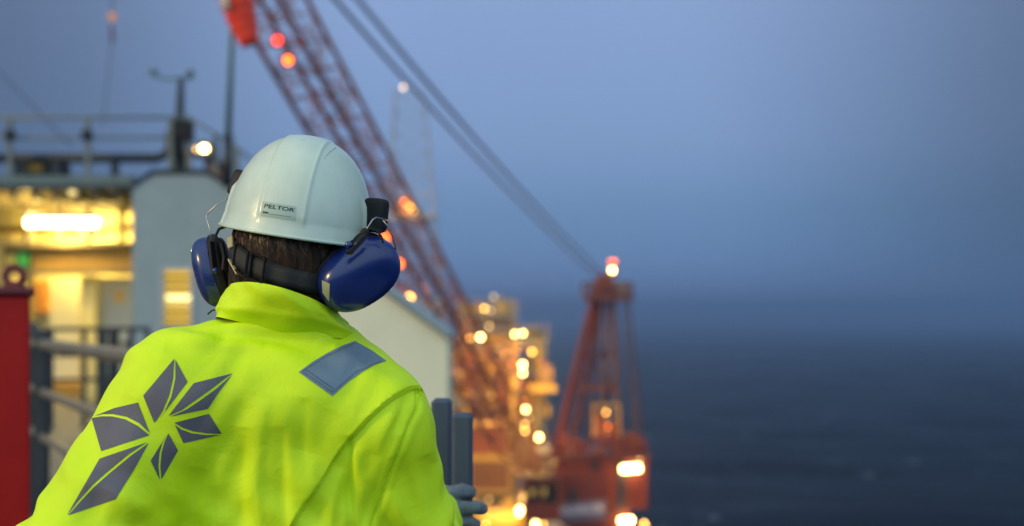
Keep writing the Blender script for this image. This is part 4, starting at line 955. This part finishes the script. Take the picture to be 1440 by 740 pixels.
leg('ladder',(824,640),(846,420),.22,'cranedark',DC+1,DC+1)
MB().bx(XC(820),XC(889),DC-1.2,DC+1.4,ZC(423),ZC(414)).build('mast_platform',M['cranedark'],cr)
for y in (DC-1.15,DC+1.35):
    rl=MB()
    for py in (398,406): rl.tube([V(XC(821),y,ZC(py)),V(XC(888),y,ZC(py))],.06,6)
    for px in (821,832,843,866,877,888): rl.tube([V(XC(px),y,ZC(414)),V(XC(px),y,ZC(397))],.07,6)
    rl.build('platform_rail',M['cranedark'],cr)

MB().bx(XC(838),XC(848),DC-.5,DC+.5,ZC(418),ZC(387),bev=.08).build('mast_head',M['cranered'],cr)
MB().bx(XC(849),XC(862),DC-.5,DC+.5,ZC(418),ZC(385),bev=.08).build('mast_head',M['cranedark'],cr)
MB().bx(XC(866),XC(884),DC-.6,DC+.3,ZC(413),ZC(400),bev=.08).build('winch_box',M['modgrey'],cr)
MB().bx(XC(858),XC(866),DC-.2,DC+.2,ZC(388),ZC(366)).build('lamp_bracket',M['cranedark'],cr)
# working platform half way up with an orange lamp cabin
MB().bx(XC(830),XC(868),DC-3,DC-.8,ZC(612),ZC(607)).build('work_platform',M['cranered'],cr)
MB().bx(XC(834),XC(846),DC-2.8,DC-1.4,ZC(606),ZC(576),bev=.06).build('lamp_cabin',M['cranered'],cr)
MB().bx(XC(852),XC(864),DC-2.8,DC-1.4,ZC(606),ZC(592),bev=.06).build('winch_cover',M['cranered'],cr)
for px in (832,850,866): MB().tube([V(XC(px),DC-2.95,ZC(607)),V(XC(px),DC-2.95,ZC(566))],.06,6).build('stanchion',M['modyellow'],cr)
MB().tube([V(XC(830),DC-2.95,ZC(566)),V(XC(868),DC-2.95,ZC(566))],.07,6).build('top_rail',M['modyellow'],cr)
ar=MB(); ar.tube([V(XC(852+14*math.cos(a)),DC-2.6,ZC(632-12*math.sin(a)-(0 if a<PI else 0))) for a in np.linspace(-.3,PI+.3,14)],.16,8); ar.build('hose_guard',M['cranered'],cr,smooth=True)
for px,h_ in ((792,616),(812,624),(868,622),(884,612),(896,618)): MB().bx(XC(px)-.35,XC(px)+.35,DC-2,DC-.9,ZC(634)+.003,ZC(h_-8),bev=.06).build('deck_machine',M['cranered'],cr)
dr_=MB()
for py in (626,618): dr_.tube([V(XC(774),DC-2.35,ZC(py)),V(XC(906),DC-2.35,ZC(py))],.04,6)
for i in range(12): dr_.tube([V(XC(775+i*11.8),DC-2.35,ZC(634)),V(XC(775+i*11.8),DC-2.35,ZC(617))],.04,6)
dr_.build('deck_rails',M['cranered'],cr)
# boom: four chords with lacing
HL=V(XC(750,98),98.,ZC(668,98)); TP=W(158,-400,50.); ax=(TP-HL); LB=ax.length; ax.normalize(); sd=ax.cross(V(0,0,1)).normalized(); 
if sd.x<0: sd=-sd
upv=sd.cross(ax).normalized(); upv = upv if upv.z>0 else -upv
def bw(s_): return 2.2*min(1,.34+s_/.14,.30+(1-s_)/.16)
def chord(a,c,s_): return HL+ax*(LB*s_)+sd*(a*bw(s_)/2)+upv*(c*bw(s_)*.42)
for a in(-1,1):
    for c in(-1,1): MB().tube([chord(a,c,s_) for s_ in np.linspace(0,1,25)],.135 if a<0 else .12,8).build('boom_chord',M['boomred'],cr,smooth=True)
NB=34; F4=[(-1,-1),(1,-1),(1,1),(-1,1)]
for k_ in range(4):
    p,q=F4[k_],F4[(k_+1)%4]; lc=MB()
    for i in range(NB):
        s0,s1=i/NB,(i+1)/NB; a,c=(p,q) if i%2==0 else (q,p); lc.tube([chord(*a,s0),chord(*c,s1)],.046,6)
        lc.tube([chord(*p,s1),chord(*q,s1)],.042,6)
    lc.build('boom_lacing',M['boomred'],cr)
ca=MB()
for x_ in (-.35,0.,.35): ca.tube([HL+ax*(LB*s_)+sd*x_+upv*(bw(s_)*.42+.12) for s_ in (.05,.5,.97)],.03,6)
ca.build('boom_ladder',M['cranered'],cr)
MB().box(TP,(1.2,1.6,1.2),None,bev=.2).build('boom_tip',M['cranered'],cr)
# pendant lines from the A-frame to the tip
for k_,(dx,dp) in enumerate(((-.5,0),(-.25,0),(-.55,2.2),(-.75,2.2))):
    a=V(XC(850-abs(dp)*5),DC+(0 if k_<2 else .8),ZC(388)); e=TP+V(dx*1.0+(0.8 if k_<2 else -.2),0,.5)
    ln=[a.lerp(e,s_)-V(0,0,1.0*4*s_*(1-s_)) for s_ in np.linspace(0,1,17)]; MB().tube(ln,.05,6).build('pendant_line',M['cable'],cr,smooth=True)
def lamp(px,py,D,r,m,par=None,name='lamp'): return MB().ball(W(px,py,D),r,10).build(name,M[m],par,smooth=True)
def boomD(py):   # depth of the boom where it crosses a row
    lo_,hi_=0.,1.
    for _ in range(40):
        s_=(lo_+hi_)/2; p=HL+ax*(LB*s_); y_=HY-F*(p.z-CZ)/p.y
        if y_>py: lo_=s_
        else: hi_=s_
    return (HL+ax*(LB*s_)).y-1.7
for px,py,m,r in ((390,57,'lred',.17),(405,85,'lorange',.17),(541,335,'lorange',.19),(561,371,'lorange',.19),(562,416,'lred',.21),(576,419,'lyellow',.17)):
    D=boomD(py); MB().lathe(W(px,py,D+.12),[(.0,-.0),(.30,0),(.26,.22),(0,.24)],16,rot=Matrix.Rotation(-PI/2,3,'X')).build('lamp_housing_or_backing',M['cranedark'],cr); lamp(px,py,D-.12,r,m,cr)  # dark backing discs added to keep the sky out of the lamp blur
lamp(859,368,DC-.8,.11,'lorange',cr); lamp(864,368,DC-.8,.11,'lorange',cr); lamp(861,380,DC-.8,.13,'lwhite',cr)
lamp(852,580,DC-3,.09,'lyellow',cr); lamp(855,600,DC-3.,.08,'lorange',cr)
y_=DC-2.1; tl=MB().tube([V(XC(874,y_),y_,ZC(660,y_)),V(XC(900,y_),y_,ZC(658,y_))],.20,10).build('deck_light',M['lwhite'],cr,smooth=True)
y_=DC-2.3; MB().tube([V(XC(872,y_),y_,ZC(733,y_)),V(XC(889,y_),y_,ZC(732,y_))],.20,10).build('deck_light',M['lwhite'],cr,smooth=True)
lamp(906,737,DC-2.5,.14,'lyellow',cr); lamp(899,647,DC-1.7,.07,'ldim',cr)
MB().bx(XC(868),XC(912),DC-2.4,DC+2,ZC(752),ZC(742)).build('lower_gallery',M['cranered'],cr)
for a in ((890,672,DC-3.4,170),(845,606,DC-4,80),(800,622,DC-4,70),(888,618,DC-4,70),(795,630,DC-4,50),(880,728,DC-4,90),(861,392,DC-2,30),(830,700,DC-7,30)): spot(*a,(1,.42,.13),.3)
# hook block on its line from the boom tip
Dh=50.; hb_=thing('crane_hook',(W(158,0,Dh).x,Dh,W(0,70,Dh).z),'small orange hook block hanging on a thin line in the sky','hook')
MB().ball(W(158,24,Dh),(.13,.13,.17),12).build('hook_ball',lampmat('self_glow_orange',(1,.36,.06),.45),hb_,smooth=True)  # orange glow put into the ball's material by emission
MB().box(W(157.5,45,Dh),(.10,.10,.5),None,bev=.02).build('swivel',M['cranedark'],hb_)
MB().tube([W(157,55,Dh)+V(.09*math.cos(a),0,.12*math.sin(a)) for a in np.linspace(-2.6,1.6,14)],.03,8).build('hook',M['cranered'],hb_,smooth=True)
MB().tube([TP-V(0,0,.6),W(158,18,Dh)],.025,6).build('hoist_line',M['cable'],hb_); MB().tube([W(157,62,Dh),W(151,120,Dh),W(144,178,Dh)],.018,6).build('tag_line',M['cable'],hb_)
# ================================================================== PROCESS MODULES behind the boom foot
def module(name,lbl,x0,x1,y0,y1,z0,z1,floors,seed,mc='modcream',walls=('modbrown','modcream'),dens=.5):
    r=random.Random(seed); t=thing(name,((x0+x1)/2,(y0+y1)/2,0),lbl,'platform module'); nz=len(floors)
    cx=[x0+(x1-x0)*i/max(1,round((x1-x0)/3.2)) for i in range(max(1,round((x1-x0)/3.2))+1)]
    for x in cx:
        for y in (y0,y1): MB().bx(x-.17,x+.17,y-.17,y+.17,z0,z1).build('column',M[mc],t)
    for z in floors:
        MB().bx(x0-.4,x1+.4,y0-.5,y1+.4,z-.32,z).build('deck_level',M[mc],t)
        g=MB()
        for dz in (.55,1.1): g.tube([V(x0-.4,y0-.45,z+dz),V(x1+.4,y0-.45,z+dz)],.035,6)
        n_=max(2,int((x1-x0)/1.5))
        for i in range(n_+1): xx=x0-.4+(x1-x0+.8)*i/n_; g.tube([V(xx,y0-.45,z),V(xx,y0-.45,z+1.1)],.035,6)
        g.build('level_rails',M['modyellow'] if r.random()<.5 else M[mc],t)
    for i,z in enumerate(floors):
        zn=floors[i+1] if i+1<nz else z1
        for j in range(len(cx)-1):
            a,c=cx[j]+.2,cx[j+1]-.2; q=r.random()
            if q<.28: 
                MB().bx(a,c,y0+.1,y0+.25,z+.005,zn-.33).build('wall_panel',M[r.choice(walls)],t)
            elif q<.5: MB().beam((a,y0+.2,z),(c,y0+.2,zn-.3),.22).build('brace',M[mc],t)
            if r.random()<dens: 
                h_=r.uniform(.8,max(.9,(zn-z)*.75)); xx=r.uniform(a+.5,c-.5) if c-a>1 else (a+c)/2
                if r.random()<.5: MB().lathe((xx,y0+1.6,z+.005),[(.0,0),(.6,0),(.6,h_*.9),(.35,h_),(0,h_)],14).build('vessel',M[r.choice(('modgrey','modcream','modyellow'))],t,smooth=True,auto=40)
                else: MB().bx(xx-.7,xx+.7,y0+.8,y0+2.2,z+.005,z+h_,bev=.05).build('equipment_box',M[r.choice(('modgrey','modred','modyellow','modcream'))],t)
        pz=zn-.7; MB().tube([V(x0-.3,y0-.2,pz),V((x0+x1)/2,y0-.2,pz),V((x0+x1)/2+.3,y0-.2,pz-.5),V(x1+.3,y0-.2,pz-.5)],.14,8).build('pipe',M[r.choice(('modgrey','modyellow','modcream'))],t,smooth=True)
    return t
DM=122.; XM=lambda px,D=DM:(px-CX)/F*D
ZM=lambda py,D=DM:CZ+(HY-py)/F*D
# main tower of the platform: brown clad, lamp-lit
mA=module('process_module','brown-clad process tower with cream columns and orange lamps behind the boom',XM(640),XM(722),DM,DM+10,-2,ZM(488),[ZM(740),ZM(690),ZM(640),ZM(598),ZM(545),ZM(492)],3,walls=('modbrown','modbrown','modred'),dens=.6)
for a,c,p_,q_ in ((640,660,594,500),(668,694,594,502),(700,718,640,520),(640,664,640,602)): MB().bx(XM(a),XM(c),DM-.25,DM-.02,ZM(p_),ZM(q_)).build('cladding',M['modbrown'],mA)
MB().beam((XM(690),DM-.6,ZM(520)),(XM(724),DM-.6,ZM(486)),.5).build('brace',M['modcream'],mA); MB().bx(XM(718),XM(730),DM-.8,DM+.5,ZM(745),ZM(500)).build('stair_tower',M['modcream'],mA)
# exhaust stacks and cabins on its top
mB=module('upper_module','pale hazy upper deck with small towers above the brown-clad tower',XM(648,132),XM(722,132),132.,140.,ZM(494,132),ZM(424,132),[ZM(486,132),ZM(462,132),ZM(440,132)],8,mc='modgrey',walls=('modgrey','modcream'),dens=.8)
for px,h_,w_ in ((653,424,.5),(664,430,.7),(704,418,.8),(716,424,.6),(693,436,.9)): MB().lathe((XM(px,134),134,ZM(488,134)),[(w_,0),(w_,ZM(h_,134)-ZM(488,134))],14).build('exhaust_stack',M['modgrey' if w_>.55 else 'modcream'],mB,smooth=True,auto=40)
mC=module('stair_module','slim pale module with yellow-lit landings between tower and crane',XM(727,126),XM(764,126),126.,133.,-2,ZM(468,126),[ZM(700,126),ZM(655,126),ZM(632,126),ZM(600,126),ZM(560,126),ZM(520,126),ZM(476,126)],5,mc='modgrey',walls=('modyellow','modgrey'),dens=.9)
MB().bx(XM(744,124),XM(782,124),123.6,127,ZM(551,124),ZM(541,124)).build('landing',M['modyellow'],mC)
MB().bx(XM(756,124),XM(778,124),124.,126.8,ZM(540,124),ZM(514,124),bev=.1).build('projecting_cabin',M['modcream'],mC)
MB().bx(XM(742,124),XM(764,124),124.5,127.2,ZM(473,124),ZM(466,124)).build('roof_slab',M['dsteel'],mC)
MB().extr([V(XM(728,120),120,ZM(592,120)),V(XM(748,120),120,ZM(592,120)),V(XM(772,120),120,ZM(640,120)),V(XM(772,120),120,ZM(665,120)),V(XM(728,120),120,ZM(665,120))],(0,3,0)).build('sloping_hood',M['modcream'],mC)
MB().beam((XM(728,118),118,ZM(668,118)),(XM(768,118),118,ZM(610,118)),.4).build('stair_flight',M['modbrown'],mC)
# corrugated containers
def container(px0_,px1_,py0,py1,D,m,lbl):
    x0,x1=XM(px0_,D),XM(px1_,D); z1,z0=ZM(py0,D),ZM(py1,D); t=thing('container',((x0+x1)/2,D+1.2,z0),lbl,'container','corrugated containers stacked below the boom')
    g=MB(); n_=int((x1-x0)/.28)
    for i in range(n_):
        a=x0+(x1-x0)*i/n_; w_=(x1-x0)/n_; g.bx(a,a+w_*.5,D,D+2.4,z0+.15,z1-.15); g.bx(a+w_*.5,a+w_,D+.06,D+2.34,z0+.15,z1-.15)
    g.build('corrugated_wall',M[m],t); fr=MB(); fr.bx(x0-.08,x1+.08,D-.05,D+2.5,z1-.149,z1); fr.bx(x0-.08,x1+.08,D-.05,D+2.5,z0,z0+.149)
    for x in (x0-.08,x1): fr.bx(x,x+.08,D-.05,D+.1,z0+.15,z1-.15)
    fr.build('corner_frame',M['modyellow'],t); return t
container(662,716,645,692,108,'modbrown','brown corrugated container below the boom, lower of two')
container(660,712,597,642,109,'modred','reddish corrugated container below the boom, upper of two')
# main deck of the far platform: one slab from the modules to the crane
fd=MB(); fd.bx(XM(632),XM(782),96,142,ZM(748,106)-1.2,ZM(748,106)); fd.bx(-14,XM(632)-.001,104,142,ZM(748,106)-1.2,ZM(748,106))
for x in (-9,-4,1.5):
    for y in (100,136): fd.lathe((x,y,-3),[(1.2,0),(1.2,ZM(748,106)+1.8-.003)],16)
tag(fd.build('far_deck',M['modgrey'],origin=(0,0,0)),kind='structure')
ldk=ZM(748,106)
t=thing('gas_tank',(XM(700,103),103,ldk),'yellow-lit horizontal tank on the far deck at the picture bottom','tank')
MB().lathe((XM(672,102),102,ldk+1.3),[(0,-.001),(.7,.1),(.95,.5),(.95,3.2),(.7,3.6),(0,3.7)],18,rot=Matrix.Rotation(PI/2,3,'Y')).build('tank_shell',M['modyellow'],t,smooth=True)
for px in (680,728): MB().bx(XM(px,102)-.2,XM(px,102)+.2,101.4,102.6,ldk+.003,ldk+.6).build('saddle',M['modcream'],t)
r=random.Random(4)
for i,(a,c) in enumerate(((664,706),(690,712),(716,704),(742,708),(676,724),(756,716))):
    D=104+i*.8; mname=('modyellow','modcream','modyellow','modgrey','modcream','modyellow')[i]
    t=tag(MB().bx(XM(a,D)-.55,XM(a,D)+.55,D,D+1.3,ldk+.003,ZM(c,D),bev=.08).build('deck_skid',M[mname]),('tall yellow skid left of the corrugated containers','cream skid box below the brown container','yellow skid box beside the stair tower','grey skid box next to the crane cab','low cream skid box at the very bottom','low yellow skid box below the crane cab')[i],'equipment skid','equipment skids on the far deck')
# pipe racks, ducts and small gear hung on the module fronts
r=random.Random(12)
for k_ in range(60):
    px=r.uniform(642,768); py=r.uniform(500,735) if px<724 else r.uniform(480,700); py=max(py,560) if 722<px<768 else py; D=120.5 if px<724 else 124.5; own=mA if px<724 else mC
    q=r.random(); x=XM(px,D); z=ZM(py,D)
    if q<.35: MB().tube([V(x,D,z),V(x,D,z+r.uniform(2,6))],r.uniform(.08,.2),8).build('riser_pipe',M[r.choice(('modgrey','modyellow','modcream','modred'))],own,smooth=True)
    elif q<.6: MB().tube([V(x-r.uniform(.8,2.5),D+.2,z),V(x,D+.2,z),V(x,D+.2,z-r.uniform(.5,1.6))],r.uniform(.08,.16),8).build('branch_pipe',M[r.choice(('modgrey','modyellow','modcream'))],own,smooth=True)
    elif q<.8: MB().bx(x-.4,x+.4,D+.3,D+1.1,z,z+r.uniform(.6,1.4),bev=.05).build('control_box',M[r.choice(('modgrey','modyellow','modcream','cranedark'))],own)
    else: MB().beam((x-1.3,D+.1,z-1.2),(x+1.3,D+.1,z+1.2),.18).build('brace',M['cranedark'],own)
for k_ in range(12):
    px=r.uniform(648,764); py=r.uniform(480,730); D=118.5; MB().ball(W(px,py,D),.07,8).build('small_lamp',M[r.choice(('ldim','lyellow','lyellow','lorange'))],mA if px<724 else mC,smooth=True)
# lamps of the modules
LM=[(601,447,104,.10,'ldim'),(607,431,100,.12,'lyellow'),(657,476,118,.12,'lorange'),(676,474,118,.15,'lwhite'),(661,476,118,.08,'lyellow'),(681,434,128,.14,'lyellow'),(690,437,128,.09,'ldim'),(688,459,128,.10,'ldim'),(694,417,132,.09,'ldim'),
 (724,470,118,.11,'lwhite'),(735,469,118,.11,'lwhite'),(735,513,118,.15,'lwhite'),(735,525,118,.12,'lwhite'),(748,495,122,.14,'lyellow'),(739,576,118,.15,'lwhite'),(744,588,118,.08,'ldim'),(758,615,116,.15,'lwhite'),(737,598,118,.12,'lyellow'),(738,606,118,.12,'lyellow'),(731,717,100,.15,'lwhite'),(730,722,100,.12,'lwhite'),(744,708,101,.08,'ldim'),(753,737,98,.14,'lwhite'),(764,738,98,.10,'lyellow'),(683,738,99,.09,'lyellow')]
ml={0:mA}
for px,py,D,r_,m in LM: lamp(px,py,D,r_,m,mC if 718<px<770 and py<640 else (mB if D>=128 else mA))
spot(652,450,92,900,(1,.26,.07),.3); spot(618,400,84,420,(1,.28,.08),.3); spot(700,580,95,420,(1,.3,.08),.3)  # unseen fill lights added to redden the lower boom
for a in ((676,480,117,900),(657,486,116,500),(612,440,106,260),(735,515,116,900),(748,495,121,400),(765,545,119,500),(740,590,115,700),(756,620,113,500),(731,700,99,600),(690,700,99,500),(755,725,97,400),(688,455,127,260),(690,560,112,500),(690,640,104,420)): spot(a[0],a[1],a[2],a[3]*1.4,(1,.58,.14) if (a[0]>715 or a[1]>690) else (1,.42,.08),.3)
# ================================================================== distant derrick, ghostly in the mist
DD=300.; XD=lambda px:(px-CX)/F*DD
ZD=lambda py:CZ+(HY-py)/F*DD
t=thing('drilling_derrick',(XD(582),DD,0),'faint lattice derrick in the mist with a pale lamp at its top','derrick')
def dp(k_,s_): 
    hw=(41*(1-s_)+20*s_)/F*DD; c=[(-1,-1),(1,-1),(1,1),(-1,1)][k_]; return V(XD(582-6*s_)+c[0]*hw,DD+c[1]*hw,ZD(420-290*s_))
for k_ in range(4): MB().tube([dp(k_,0),dp(k_,1)],.13,6).build('derrick_leg',M['hazedsteel'],t)
for k_ in range(4):
    lc=MB()
    for i in range(10):
        s0,s1=i/10,(i+1)/10; lc.tube([dp(k_,s0),dp((k_+1)%4,s1)],.07,5); lc.tube([dp((k_+1)%4,s0),dp(k_,s1)],.07,5); lc.tube([dp(k_,s1),dp((k_+1)%4,s1)],.07,5)
    lc.build('lacing',M['hazedsteel'],t)
MB().extr([V(XD(560),DD-4,ZD(302)),V(XD(592),DD-4,ZD(304)),V(XD(588),DD-4,ZD(288)),V(XD(572),DD-4,ZD(276)),V(XD(562),DD-4,ZD(284))],(0,.4,0)).build('glow_wind_wall',M['modcream'],t); MB().bx(XD(552),XD(612),DD-4,DD+4,ZD(310),ZD(304)).build('finger_board',M['hazedsteel'],t)  # wall outline made irregular so its lit patch looks like a flare
MB().bx(XD(540),XD(628),DD-6,DD+6,ZD(470),ZD(420)).build('drill_floor',M['hazedsteel'],t)
for px in (545,622):
    for y in (DD-5,DD+5): MB().tube([V(XD(px),y,-3),V(XD(px),y,ZD(470))],1.0,12).build('support_leg',M['hazedsteel'],t)
lamp(567,123,DD,.34,'lpale',t)
for px,py,r_,m in ((568,284,.30,'lorange'),(576,290,.42,'lyellow'),(583,296,.36,'lyellow'),(572,296,.28,'lorange')): lamp(px,py,DD-6,r_,m,t)
spot(574,290,DD-7,1800,(1,.45,.12),.6)

S.view_settings.view_transform='Standard'; S.view_settings.look='None'; S.view_settings.exposure=0; S.view_settings.gamma=1; S.view_settings.use_curve_mapping=False
S.render.engine='CYCLES'; S.cycles.use_denoising=True; S.cycles.denoiser='OPENIMAGEDENOISE'; S.cycles.max_bounces=6; S.cycles.diffuse_bounces=3; S.cycles.glossy_bounces=3; S.cycles.volume_bounces=0
S.cycles.sample_clamp_indirect=4; S.cycles.use_light_tree=True; S.cycles.caustics_reflective=False; S.cycles.caustics_refractive=False
